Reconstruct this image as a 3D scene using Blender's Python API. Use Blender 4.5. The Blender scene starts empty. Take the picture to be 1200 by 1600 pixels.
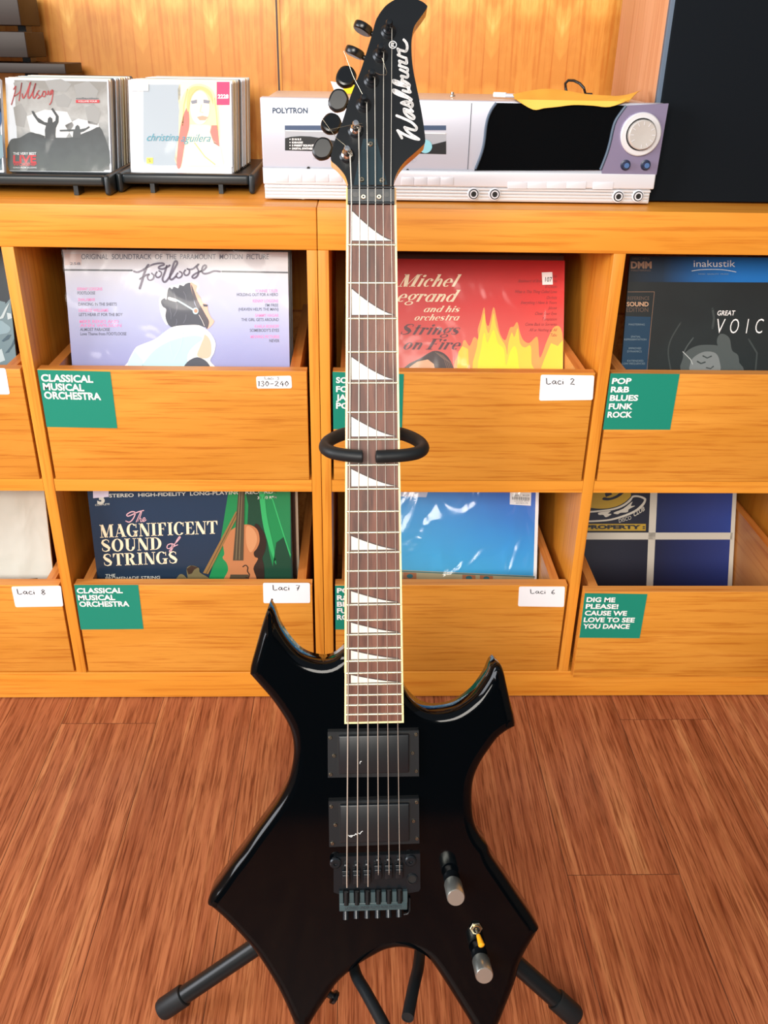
import bpy, math, random
from mathutils import Matrix, Vector
from mathutils.geometry import delaunay_2d_cdt
random.seed(7)
S = bpy.context.scene
COL = S.collection

# ------------------------------------------------------------------ camera, light, exposure
cam_d = bpy.data.cameras.new('camera'); cam = bpy.data.objects.new('camera', cam_d); COL.objects.link(cam)
cam.location = (0.05316, -1.20427, 0.98926)
cam.rotation_euler = (1.087061, -0.016325, -0.025214)
cam_d.sensor_fit = 'VERTICAL'; cam_d.sensor_height = 36.0; cam_d.lens = 36.0 * 1401.02 / 1600.0
cam_d.clip_start = .02
S.camera = cam
S.view_settings.view_transform = 'Standard'; S.view_settings.look = 'None'
S.view_settings.gamma = 1.0; S.view_settings.use_curve_mapping = False
S.view_settings.exposure = 0.3
try:
    S.cycles.use_denoising = True; S.cycles.max_bounces = 10; S.cycles.transparent_max_bounces = 16
except Exception: pass

def lin(h):
    h = h.lstrip('#'); r = [int(h[i:i+2], 16) / 255 for i in (0, 2, 4)]
    return tuple(c / 12.92 if c <= .04045 else ((c + .055) / 1.055) ** 2.4 for c in r) + (1,)
W = bpy.data.worlds.new('daylight'); S.world = W; W.use_nodes = True
W.node_tree.nodes['Background'].inputs[0].default_value = lin('e8f0ff'); W.node_tree.nodes['Background'].inputs[1].default_value = .32
def area(name, loc, rot, sx, sy, power, color):
    l = bpy.data.lights.new(name, 'AREA'); l.shape = 'RECTANGLE'; l.size = sx; l.size_y = sy; l.energy = power; l.color = lin(color)[:3]
    o = bpy.data.objects.new(name, l); COL.objects.link(o); o.location = loc; o.rotation_euler = rot; return o
R = math.radians
area('window_daylight', (-2.34, -1.35, 1.45), (R(90), 0, R(-90)), 1.5, 1.3, 62, 'f6f8ff')
area('shop_front_daylight', (-.45, -3.2, 2.0), (R(74), 0, R(-14)), 1.9, 1.1, 122, 'fff8ee')

# ------------------------------------------------------------------ measured outlines and artwork (metres, local to each thing)
D = {}
D['paint'] = {}
D['dr'] = {}
D['recs'] = {'foot': (-0.2035, 0.0243, 0.415, 12.6), 'red': (0.2053, 0.023, 0.415, 24), 'dmm': (0.6, 0.026, 0.415, 12), 'aup': (-0.5975, 0.026, 0.415, 12), 'magn': (-0.2086, 0.0235, 0.0625, 6), 'blue': (0.2035, 0.0515, 0.0616, 21), 'disco': (0.6025, 0.199, 0.0616, 21.3), 'alow': (-0.5985, 0.026, 0.061, 10)}
D['paint']['foot'] = [
    ('r', ((-0.06022, 0.28651), (-0.05549, 0.28539), (-0.04875, 0.2878), (-0.04068, 0.29255), (-0.03206, 0.29648), (-0.02359, 0.29796), (-0.01821, 0.29779), (-0.01772, 0.2957), (-0.02198, 0.29449), (-0.02484, 0.29271), (-0.02459, 0.29073), (-0.02042, 0.29008), (-0.01554, 0.29164), (-0.00935, 0.29521)), 0.00252, 'script_purple', 3),
    ('r', ((-0.03931, 0.29547), (-0.04254, 0.29136), (-0.04599, 0.28374), (-0.04962, 0.27316), (-0.05347, 0.26312)), 0.00324, 'script_purple', 3),
    ('r', ((-0.05245, 0.27606), (-0.0487, 0.27844), (-0.04311, 0.28166), (-0.03945, 0.28264)), 0.0024, 'script_purple', 3),
    ('r', ((-0.03909, 0.28264), (-0.04168, 0.27934), (-0.04047, 0.27536), (-0.0369, 0.2747), (-0.03337, 0.27743), (-0.03266, 0.28154), (-0.0354, 0.28408)), 0.00216, 'script_purple', 3),
    ('r', ((-0.02785, 0.28603), (-0.03021, 0.2825), (-0.02884, 0.279), (-0.02561, 0.27868), (-0.02232, 0.28164), (-0.02188, 0.28539), (-0.02477, 0.28746)), 0.00216, 'script_purple', 3),
    ('r', ((-0.01358, 0.29458), (-0.01708, 0.28521), (-0.02052, 0.27697), (-0.01896, 0.27253), (-0.01528, 0.27374), (-0.00884, 0.28178), (-0.00295, 0.29119), (0.00124, 0.29823), (-0.00029, 0.30135), (-0.00317, 0.29876), (-0.00635, 0.29057), (-0.0101, 0.2806), (-0.00914, 0.27592), (-0.0061, 0.27653), (-0.00145, 0.28045)), 0.00264, 'script_purple', 3),
    ('r', ((0.00154, 0.28481), (-0.00101, 0.28186), (0.00039, 0.27859), (0.00363, 0.27839), (0.00703, 0.28136), (0.00697, 0.28522), (0.00404, 0.28683)), 0.00216, 'script_purple', 3),
    ('r', ((0.0122, 0.28902), (0.01, 0.28572), (0.0114, 0.28222), (0.01464, 0.28202), (0.01755, 0.28498), (0.01774, 0.28907), (0.01505, 0.2908)), 0.00218, 'script_purple', 3),
    ('r', ((0.01741, 0.28966), (0.02287, 0.29088), (0.02784, 0.29443), (0.03158, 0.29762), (0.02875, 0.29328), (0.0309, 0.28746), (0.02871, 0.28123), (0.0241, 0.27801), (0.02142, 0.27998), (0.02557, 0.28389), (0.03355, 0.28749)), 0.0024, 'script_purple', 3),
    ('r', ((0.03355, 0.28749), (0.03883, 0.28988), (0.042, 0.29365), (0.04053, 0.29597), (0.0372, 0.29395), (0.03541, 0.28867), (0.03765, 0.2846), (0.04429, 0.28502), (0.05285, 0.28804), (0.06127, 0.28742)), 0.00254, 'script_purple', 3),
    ('t', 'ORIGINAL  SOUNDTRACK  OF  THE  PARAMOUNT  MOTION  PICTURE', (-0.13284, 0.30231), (0.13051, 0.30514), (-0.13232, 0.30918), 'print_grey', 2, 0.005, 0, 'b'),
    ('r', ((-0.15823, 0.28753), (-0.06291, 0.2878)), 0.00224, 'print_dark', 2),
    ('r', ((0.06406, 0.28766), (0.15657, 0.28715)), 0.00226, 'print_dark', 2),
    ('t', 'KENNY LOGGINS', (-0.14176, 0.25953), (-0.10643, 0.25987), (-0.14145, 0.26357), 'print_pink', 2, 0.01, 0, 'b'),
    ('t', 'FOOTLOOSE', (-0.1418, 0.254), (-0.11699, 0.25424), (-0.14148, 0.25806), 'print_grey', 2, 0.01, 0, 'b'),
    ('t', 'SHALAMAR', (-0.14186, 0.24476), (-0.11766, 0.24499), (-0.14154, 0.24883), 'print_pink', 2, 0.01, 0, 'b'),
    ('t', 'DANCING IN THE SHEETS', (-0.1419, 0.23845), (-0.08751, 0.23896), (-0.14159, 0.24254), 'print_grey', 2, 0.01, 0, 'b'),
    ('t', 'DENIECE WILLIAMS', (-0.14196, 0.2299), (-0.1002, 0.23028), (-0.14164, 0.234), 'print_pink', 2, 0.01, 0, 'b'),
    ('t', "LET'S HEAR IT FOR THE BOY", (-0.142, 0.22393), (-0.08014, 0.22449), (-0.14168, 0.22804), 'print_grey', 2, 0.01, 0, 'b'),
    ('t', 'MIKE RENO AND', (-0.14206, 0.2142), (-0.08647, 0.21469), (-0.14175, 0.21833), 'print_pink', 2, 0.01, 0, 'b'),
    ('t', 'ANN WILSON', (-0.1421, 0.20857), (-0.08304, 0.20909), (-0.14178, 0.21271), 'print_pink', 2, 0.01, 0, 'b'),
    ('t', 'ALMOST PARADISE', (-0.14214, 0.20293), (-0.09978, 0.20329), (-0.14182, 0.20707), 'print_grey', 2, 0.01, 0, 'b'),
    ('t', 'Love Theme from FOOTLOOSE', (-0.14218, 0.1969), (-0.07656, 0.19745), (-0.14186, 0.20105), 'print_grey', 2, 0.01, 0, 'b'),
    ('t', 'BONNIE TYLER', (0.11046, 0.25941), (0.14239, 0.25972), (0.11057, 0.26348), 'print_pink', 2, 0.01, 0, 'b'),
    ('t', 'HOLDING OUT FOR A HERO', (0.08371, 0.25396), (0.14245, 0.25453), (0.08384, 0.25804), 'print_grey', 2, 0.01, 0, 'b'),
    ('t', 'KENNY LOGGINS', (0.10627, 0.24525), (0.14254, 0.2456), (0.10638, 0.24935), 'print_pink', 2, 0.01, 0, 'b'),
    ('t', "I'M FREE", (0.12404, 0.23945), (0.1426, 0.23963), (0.12414, 0.24356), 'print_grey', 2, 0.01, 0, 'b'),
    ('t', '(HEAVEN HELPS THE MAN)', (0.08534, 0.23349), (0.14266, 0.23401), (0.08547, 0.2376), 'print_grey', 2, 0.01, 0, 'b'),
    ('t', 'SAMMY HAGAR', (0.10915, 0.22508), (0.14275, 0.22538), (0.10926, 0.22921), 'print_pink', 2, 0.01, 0, 'b'),
    ('t', 'THE GIRL GETS AROUND', (0.08908, 0.21888), (0.14281, 0.21936), (0.08921, 0.22302), 'print_grey', 2, 0.01, 0, 'b'),
    ('t', 'KARLA BONOFF', (0.10797, 0.20962), (0.14291, 0.20993), (0.10808, 0.21378), 'print_pink', 2, 0.01, 0, 'b'),
    ('t', "SOMEBODY'S EYES", (0.1009, 0.20388), (0.14297, 0.20425), (0.10102, 0.20805), 'print_grey', 2, 0.01, 0, 'b'),
    ('t', 'MOVING PICTURES', (0.1018, 0.19478), (0.14307, 0.19513), (0.10191, 0.19896), 'print_pink', 2, 0.01, 0, 'b'),
    ('t', 'NEVER', (0.12862, 0.1893), (0.14312, 0.18942), (0.12871, 0.19349), 'print_grey', 2, 0.01, 0, 'b'),
    ('p', ((-0.15534, 0.30929), (-0.13229, 0.30954), (-0.13346, 0.29433), (-0.15658, 0.29409)), 'sticker_pink', 2),
    ('t', '258', (-0.14947, 0.29453), (-0.13455, 0.29468), (-0.1492, 0.29779), 'print_grey', 3, 0.02, 0, 'b'),
    ('p', ((-0.02615, 0.24993), (-0.01927, 0.25347), (-0.01116, 0.26583), (0.00079, 0.2694), (0.01861, 0.27302), (0.02741, 0.27253), (0.03105, 0.26587), (0.02785, 0.26008), (0.0216, 0.25232), (0.00708, 0.23671), (-0.01368, 0.21706), (-0.01691, 0.21214), (-0.02121, 0.21699), (-0.02504, 0.22671), (-0.02678, 0.23834)), 'hair_glow', 1),
    ('p', ((-0.01443, 0.25966), (-0.0112, 0.26507), (-0.0078, 0.26261), (-0.00527, 0.26589), (0.00091, 0.26404), (0.00309, 0.26846), (0.00853, 0.26718), (0.0122, 0.27028), (0.01854, 0.27149), (0.01917, 0.26383), (0.0216, 0.25232), (0.02315, 0.24268), (0.02676, 0.23496), (0.0303, 0.22526), (0.03485, 0.21553), (0.03758, 0.20968), (0.02578, 0.21252), (0.00592, 0.21234), (-0.01011, 0.20926), (-0.01675, 0.21508), (-0.01921, 0.22481), (-0.01771, 0.23454), (-0.02244, 0.23838), (-0.02441, 0.2457), (-0.01946, 0.25), (-0.01641, 0.2481)), 'hair_dark', 2),
    ('p', ((0.01854, 0.27149), (0.02434, 0.26963), (0.02778, 0.26737), (0.02628, 0.26006), (0.03146, 0.25241), (0.03508, 0.24472), (0.04126, 0.2413), (0.04211, 0.23315), (0.04608, 0.22345), (0.05026, 0.21861), (0.04665, 0.2127), (0.03948, 0.20734), (0.03485, 0.21553), (0.0303, 0.22526), (0.02676, 0.23496), (0.0216, 0.25232)), 'skin_warm', 3),
    ('p', ((0.01943, 0.26959), (0.02352, 0.26004), (0.02735, 0.24851), (0.03317, 0.23696), (0.03831, 0.22728), (0.04287, 0.21756), (0.03948, 0.20734), (0.03485, 0.21553), (0.0303, 0.22526), (0.02676, 0.23496), (0.0216, 0.25232)), 'skin_shadow_print', 4),
    ('p', ((0.03498, 0.2424), (0.04185, 0.2413), (0.04115, 0.23858), (0.03582, 0.23892)), 'hair_dark', 4),
    ('r', ((-0.01202, 0.2491), (-0.00323, 0.24784), (0.00543, 0.24348), (0.01502, 0.23776), (0.02234, 0.23336)), 0.00235, 'cyan_pale', 4),
    ('r', ((-0.01239, 0.24968), (-0.00327, 0.24706)), 0.00433, 'white', 5),
    ('p', ((0.02844, 0.23264), (0.02838, 0.23368), (0.02811, 0.23466), (0.02766, 0.23554), (0.02703, 0.23627), (0.02627, 0.23682), (0.0254, 0.23715), (0.02449, 0.23726), (0.02356, 0.23714), (0.02266, 0.23678), (0.02185, 0.23622), (0.02116, 0.23548), (0.02063, 0.23459), (0.02028, 0.2336), (0.02013, 0.23256), (0.02018, 0.23153), (0.02045, 0.23054), (0.0209, 0.22966), (0.02153, 0.22893), (0.02229, 0.22838), (0.02315, 0.22804), (0.02407, 0.22793), (0.02501, 0.22806), (0.0259, 0.22841), (0.02671, 0.22897), (0.0274, 0.22972), (0.02794, 0.23061), (0.02829, 0.2316)), 'cyan_pale', 5),
    ('p', ((0.02726, 0.23282), (0.02722, 0.23347), (0.02706, 0.23409), (0.02678, 0.23464), (0.02639, 0.23509), (0.02592, 0.23544), (0.02538, 0.23565), (0.02481, 0.23571), (0.02424, 0.23564), (0.02368, 0.23541), (0.02318, 0.23506), (0.02275, 0.2346), (0.02242, 0.23404), (0.02221, 0.23343), (0.02211, 0.23278), (0.02215, 0.23213), (0.02231, 0.23151), (0.02259, 0.23096), (0.02298, 0.2305), (0.02345, 0.23016), (0.02399, 0.22995), (0.02456, 0.22988), (0.02513, 0.22996), (0.02569, 0.23018), (0.02619, 0.23053), (0.02662, 0.231), (0.02695, 0.23156), (0.02716, 0.23217)), 'skin_orange', 6),
    ('r', ((0.0288, 0.2272), (0.03302, 0.21943), (0.03607, 0.21163)), 0.00059, 'white', 5),
    ('r', ((-0.00558, 0.25975), (-0.00301, 0.24822), (-0.0028, 0.23662)), 0.00098, 'hair_mid', 3),
    ('r', ((-0.00064, 0.24052), (-0.0028, 0.23274), (-0.00734, 0.22492)), 0.00099, 'hair_mid', 3),
    ('r', ((0.00818, 0.25989), (0.01105, 0.25414), (0.01157, 0.24836)), 0.00098, 'hair_mid', 3),
    ('r', ((-0.01267, 0.23653), (-0.0109, 0.22878), (-0.0115, 0.22098)), 0.00098, 'hair_mid', 3),
    ('r', ((0.01057, 0.22703), (0.00951, 0.22117), (0.00606, 0.21528)), 0.00099, 'hair_mid', 3),
    ('r', ((-0.00357, 0.22105), (-0.0031, 0.21666), (-0.005, 0.21225)), 0.00099, 'hair_mid', 3),
    ('p', ((-0.07672, 0.15886), (-0.06553, 0.17825), (-0.05826, 0.18326), (-0.04503, 0.18831), (-0.0338, 0.19333), (-0.02035, 0.20329), (-0.00808, 0.21026), (0.00989, 0.21238), (0.02777, 0.21253), (0.03749, 0.20732), (0.04515, 0.19991), (0.05068, 0.18811), (0.04854, 0.17419), (0.04205, 0.16217), (0.04145, 0.14712), (-0.07752, 0.14624)), 'shirt_white', 3),
    ('p', ((-0.07672, 0.15886), (-0.06572, 0.17527), (-0.05457, 0.16143), (-0.05546, 0.14641), (-0.07752, 0.14624)), 'cyan_pale', 4),
    ('p', ((-0.05546, 0.14641), (-0.04623, 0.16747), (-0.02737, 0.18351), (-0.00294, 0.19359), (0.02115, 0.19774), (0.03294, 0.19389), (0.01845, 0.1819), (0.0099, 0.16991), (0.0028, 0.14684)), 'shirt_cyan', 4),
    ('p', ((0.03616, 0.19944), (0.04192, 0.19397), (0.04453, 0.1841), (0.04317, 0.17017), (0.03575, 0.16512), (0.02388, 0.16902), (0.02844, 0.18198), (0.03394, 0.1939)), 'skin_warm', 5),
    ('p', ((0.00412, 0.15347), (0.01154, 0.16194), (0.02379, 0.16702), (0.03562, 0.16212), (0.04171, 0.15375), (0.04145, 0.14712), (0.0038, 0.14684)), 'hair_dark', 6),
    ('r', ((-0.02443, 0.20129), (-0.0151, 0.18954), (-0.01212, 0.16973)), 0.00119, 'cyan_pale', 5),
    ('r', ((0.0054, 0.20154), (0.00047, 0.18175), (-0.01052, 0.16177)), 0.00119, 'cyan_pale', 5),
]
D['paint']['red'] = [
    ('t', 'Michel', (-0.09284, 0.27385), (-0.00018, 0.27478), (-0.08983, 0.29208), 'cream', 3, 0, 0.32, 's'),
    ('t', 'Legrand', (-0.11413, 0.25145), (-0.00174, 0.25253), (-0.11109, 0.26905), 'cream', 3, 0, 0.32, 's'),
    ('t', 'and his', (-0.05375, 0.23682), (0.0002, 0.23732), (-0.05248, 0.24609), 'cream', 3, 0, 0.32, 's'),
    ('t', 'orchestra', (-0.06753, 0.22434), (0.00011, 0.22495), (-0.06625, 0.23362), 'cream', 3, 0, 0.32, 's'),
    ('t', 'Strings', (-0.08797, 0.20317), (-0.00013, 0.20392), (-0.08538, 0.2191), 'maroon', 3, 0, 0.32, 's'),
    ('t', 'on Fire', (-0.08404, 0.18107), (0.00122, 0.18176), (-0.08145, 0.19704), 'maroon', 3, 0, 0.32, 's'),
    ('t', 'Adios', (0.13357, 0.2898), (0.14549, 0.28993), (0.13439, 0.29422), 'darkred', 2, 0, 0.2, 'b'),
    ('t', 'Boulevard of Broken Dreams', (0.08761, 0.28206), (0.14561, 0.28265), (0.08844, 0.28647), 'darkred', 2, 0, 0.2, 'b'),
    ('t', 'El Choclo', (0.1282, 0.27409), (0.14576, 0.27427), (0.12903, 0.27851), 'darkred', 2, 0, 0.2, 'b'),
    ('t', 'What is This Thing Called Love', (0.08267, 0.26614), (0.14589, 0.26676), (0.08351, 0.27056), 'darkred', 2, 0, 0.2, 'b'),
    ('t', 'Orchids', (0.13072, 0.25778), (0.14604, 0.25792), (0.13155, 0.2622), 'darkred', 2, 0, 0.2, 'b'),
    ('t', 'Everything I Have Is Yours', (0.0919, 0.25011), (0.14617, 0.25063), (0.09273, 0.25454), 'darkred', 2, 0, 0.2, 'b'),
    ('t', 'Jalousie', (0.13322, 0.24276), (0.1463, 0.24288), (0.13405, 0.24719), 'darkred', 2, 0, 0.2, 'b'),
    ('t', 'Close Your Eyes', (0.11375, 0.23417), (0.14645, 0.23447), (0.11458, 0.2386), 'darkred', 2, 0, 0.2, 'b'),
    ('t', 'Temptation', (0.12448, 0.22607), (0.14659, 0.22627), (0.12531, 0.23051), 'darkred', 2, 0, 0.2, 'b'),
    ('t', 'Come Back to Sorrento', (0.09912, 0.21808), (0.14672, 0.2185), (0.09996, 0.22252), 'darkred', 2, 0, 0.2, 'b'),
    ('t', 'All or Nothing at All', (0.10511, 0.20971), (0.14687, 0.21007), (0.10595, 0.21415), 'darkred', 2, 0, 0.2, 'b'),
    ('t', 'Tabu', (0.13728, 0.20243), (0.147, 0.20252), (0.13811, 0.20688), 'darkred', 2, 0, 0.2, 'b'),
    ('p', ((0.12288, 0.29696), (0.13861, 0.29778), (0.13982, 0.27928), (0.12408, 0.27868)), 'white', 4),
    ('t', '107', (0.12782, 0.28335), (0.13862, 0.28346), (0.12772, 0.28996), 'ink', 5, 0.01, 0.1, 'b'),
    ('p', ((0.00274, 0.14263), (0.00454, 0.18712), (0.00894, 0.19602), (0.01578, 0.18721), (0.02237, 0.20057), (0.02917, 0.19619), (0.02787, 0.2117), (0.03218, 0.22723), (0.03713, 0.24495), (0.04009, 0.22287), (0.04464, 0.21849), (0.05105, 0.24508), (0.05622, 0.22745), (0.06169, 0.20534), (0.06969, 0.19653), (0.0762, 0.21433), (0.0818, 0.2166), (0.08733, 0.2233), (0.09161, 0.20782), (0.09674, 0.19676), (0.10583, 0.19239), (0.1181, 0.20138), (0.12199, 0.17026), (0.13285, 0.19706), (0.14381, 0.21715), (0.15526, 0.20836), (0.15867, 0.14375)), 'flame_orange', 1),
    ('p', ((0.0264, 0.1428), (0.02702, 0.1873), (0.03039, 0.20729), (0.0338, 0.22282), (0.03724, 0.23612), (0.04065, 0.21402), (0.04523, 0.20742), (0.05117, 0.23625), (0.05499, 0.21858), (0.06174, 0.2009), (0.06981, 0.18765), (0.07269, 0.17433), (0.07425, 0.19213), (0.07899, 0.20771), (0.08314, 0.20109), (0.08814, 0.21444), (0.09184, 0.19227), (0.09916, 0.18567), (0.10815, 0.18796), (0.10969, 0.16125), (0.11336, 0.14343)), 'flame_yellow', 2),
    ('p', ((0.03204, 0.14284), (0.03377, 0.18735), (0.03803, 0.20735), (0.04272, 0.19187), (0.05147, 0.2119), (0.05848, 0.192), (0.06761, 0.18319), (0.07133, 0.15873), (0.07669, 0.17881), (0.08333, 0.18776), (0.08797, 0.1789), (0.09055, 0.15665), (0.09301, 0.14328)), 'flame_bright', 3),
    ('p', ((-0.00401, 0.14258), (-0.00099, 0.17819), (0.00454, 0.18712), (0.01358, 0.18275), (0.01494, 0.16053), (0.01175, 0.1427)), 'flame_yellow', 2),
    ('p', ((0.12015, 0.14348), (0.12881, 0.16809), (0.13858, 0.19266), (0.14883, 0.1883), (0.15659, 0.19726), (0.15867, 0.14375)), 'flame_yellow', 2),
    ('p', ((-0.08313, 0.14201), (-0.07829, 0.15761), (-0.05817, 0.16842), (-0.0403, 0.17877), (-0.02683, 0.17799), (-0.01552, 0.16919), (-0.00749, 0.15258), (-0.00626, 0.14257)), 'hair_brown', 3),
    ('p', ((-0.08492, 0.142), (-0.07379, 0.15542), (-0.06262, 0.16328), (-0.04694, 0.16673), (-0.03791, 0.16013), (-0.03326, 0.14237)), 'skin_pale', 4),
    ('r', ((-0.03581, 0.17791), (-0.02224, 0.16692), (-0.01414, 0.14251)), 0.0009, 'hair_tan', 4),
    ('r', ((-0.03243, 0.17661), (-0.01908, 0.16517), (-0.01144, 0.14253)), 0.0009, 'hair_tan', 4),
    ('r', ((-0.02905, 0.1753), (-0.01591, 0.16341), (-0.00874, 0.14255)), 0.0009, 'hair_tan', 4),
    ('r', ((-0.02567, 0.174), (-0.01275, 0.16166), (-0.00604, 0.14257)), 0.0009, 'hair_tan', 4),
]
D['paint']['dmm'] = [
    ('p', ((-0.17581, 0.32591), (0.141, 0.32942), (0.14828, 0.28088), (-0.09936, 0.27917), (-0.17194, 0.27883)), 'band_fade', 1),
    ('t', 'DMM', (-0.15545, 0.29789), (-0.12535, 0.2982), (-0.15621, 0.3067), 'bronze', 3, 0.04, 0, 'b'),
    ('t', 'DIRECT METAL', (-0.15407, 0.30978), (-0.12845, 0.31005), (-0.1543, 0.31245), 'bronze_dark', 3, 0, 0, 'b'),
    ('t', 'MASTERING', (-0.15469, 0.29367), (-0.12657, 0.29396), (-0.15489, 0.29597), 'bronze_dark', 3, 0, 0, 'b'),
    ('t', 'inakustik', (-0.06463, 0.30076), (-0.00439, 0.3014), (-0.0656, 0.30996), 'silver_print', 3, 0, 0, 'b'),
    ('r', ((-0.06664, 0.29497), (-0.05673, 0.29661), (-0.0447, 0.29731), (-0.03261, 0.29744), (-0.0184, 0.29682), (-0.00233, 0.29428)), 0.0008, 'silver_print', 3),
    ('t', 'HIGH  QUALITY  MUSIC', (-0.05664, 0.29005), (-0.01261, 0.29051), (-0.0568, 0.2916), 'silver_dim', 3, 0, 0, 'b'),
    ('t', 'GREAT', (-0.02291, 0.23289), (0.00327, 0.23313), (-0.02285, 0.23961), 'white', 3, 0.01, 0.1, 'b'),
    ('t', 'V', (-0.02206, 0.20702), (-0.00972, 0.20713), (-0.02197, 0.22814), 'white', 3, -0.012, 0.1, 'b'),
    ('t', 'O', (-0.0019, 0.20719), (0.01086, 0.2073), (-0.0019, 0.22832), 'white', 3, -0.012, 0.1, 'b'),
    ('t', 'I', (0.02239, 0.2074), (0.02486, 0.20742), (0.02228, 0.22854), 'white', 3, -0.012, 0.1, 'b'),
    ('t', 'C', (0.03578, 0.20752), (0.04712, 0.20761), (0.03562, 0.22866), 'white', 3, -0.012, 0.1, 'b'),
    ('t', 'E', (0.05825, 0.20771), (0.06568, 0.20777), (0.05799, 0.22886), 'white', 3, -0.012, 0.1, 'b'),
    ('t', 'S', (0.07538, 0.20785), (0.08384, 0.20793), (0.07504, 0.22901), 'white', 3, -0.012, 0.1, 'b'),
    ('r', ((-0.16272, 0.26494), (-0.11827, 0.26538)), 0.00061, 'bronze', 2),
    ('r', ((-0.11827, 0.26538), (-0.11882, 0.20979), (-0.11882, 0.15126)), 0.00061, 'bronze', 2),
    ('r', ((-0.16272, 0.26494), (-0.16113, 0.20942), (-0.16061, 0.15095)), 0.00061, 'bronze', 2),
    ('t', 'REFERENCE', (-0.15609, 0.25349), (-0.1247, 0.25379), (-0.15651, 0.25838), 'bronze_dark', 3, 0, 0, 'b'),
    ('t', 'SOUND', (-0.15696, 0.24467), (-0.1249, 0.24497), (-0.15746, 0.25055), 'bronze_light', 3, 0.03, 0, 'b'),
    ('t', 'EDITION', (-0.15669, 0.2366), (-0.12478, 0.2369), (-0.1572, 0.2427), 'bronze_dark', 3, 0, 0, 'b'),
    ('p', ((-0.15876, 0.22988), (-0.12105, 0.22963), (-0.11822, 0.14922), (-0.15754, 0.14893)), 'band_dim', 1),
    ('r', ((-0.15876, 0.22988), (-0.12105, 0.22963), (-0.11822, 0.14922)), 0.00061, 'band_mid', 2),
    ('t', 'MASTERING', (-0.1516, 0.21746), (-0.12813, 0.21767), (-0.15182, 0.22004), 'silver_dim', 3, 0, 0, 'b'),
    ('t', 'SPATIAL', (-0.14703, 0.19996), (-0.13269, 0.20008), (-0.14725, 0.20256), 'silver_dim', 3, 0, 0, 'b'),
    ('t', 'REPRESENTATION', (-0.15652, 0.19588), (-0.12372, 0.19615), (-0.15674, 0.19848), 'silver_dim', 3, 0, 0, 'b'),
    ('t', 'IMPROVED', (-0.14866, 0.18308), (-0.13016, 0.18323), (-0.14888, 0.1857), 'silver_dim', 3, 0, 0, 'b'),
    ('t', 'DYNAMICS', (-0.15054, 0.17863), (-0.12915, 0.1788), (-0.15077, 0.18125), 'silver_dim', 3, 0, 0, 'b'),
    ('t', 'EXTENDED', (-0.14917, 0.16488), (-0.12544, 0.16506), (-0.14939, 0.16751), 'silver_dim', 3, 0, 0, 'b'),
    ('t', 'LOW FREQUENCIES', (-0.15605, 0.16076), (-0.1226, 0.16102), (-0.15627, 0.1634), 'silver_dim', 3, 0, 0, 'b'),
    ('p', ((-0.0618, 0.14964), (-0.06699, 0.16998), (-0.06287, 0.18014), (-0.04928, 0.18832), (-0.033, 0.19047), (-0.01421, 0.18861), (0.00349, 0.17864), (0.01633, 0.16656), (0.0214, 0.15025)), 'mist2', 1),
    ('p', ((-0.05142, 0.14971), (-0.05499, 0.16397), (-0.04974, 0.17316), (-0.03603, 0.18035), (-0.01927, 0.17846), (-0.01168, 0.16634), (-0.01191, 0.15)), 'mist3', 2),
    ('p', ((-0.0142, 0.20669), (-0.00116, 0.20079), (0.00509, 0.1827), (0.01536, 0.17468), (0.01908, 0.15228), (0.01283, 0.15223), (-0.00131, 0.16642), (-0.01352, 0.18255), (-0.01924, 0.19662)), 'mist2', 2),
    ('r', ((-0.04484, 0.16609), (-0.03934, 0.16308), (-0.03334, 0.16516)), 0.00207, 'mist1', 3),
    ('r', ((-0.03744, 0.17427), (-0.0309, 0.17127), (-0.02498, 0.17396)), 0.00186, 'mist1', 3),
    ('r', ((-0.03038, 0.15703), (-0.02399, 0.15564), (-0.02022, 0.15914)), 0.00166, 'mist1', 3),
    ('r', ((-0.07538, 0.22211), (-0.08734, 0.19806), (-0.08948, 0.1779), (-0.08276, 0.15153)), 0.00204, 'mist1', 1),
    ('r', ((-0.05467, 0.20034), (-0.06349, 0.18619), (-0.06638, 0.17404), (-0.05541, 0.16804)), 0.00185, 'mist2', 2),
    ('r', ((-0.06803, 0.1801), (-0.05552, 0.16905), (-0.05166, 0.16196)), 0.00124, 'mist4', 3),
    ('r', ((0.02795, 0.19902), (0.04286, 0.17895), (0.04383, 0.15451)), 0.00247, 'mist1', 1),
    ('r', ((-0.03051, 0.2423), (-0.02693, 0.22849), (-0.02743, 0.21457)), 0.00326, 'mist1', 1),
]
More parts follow.
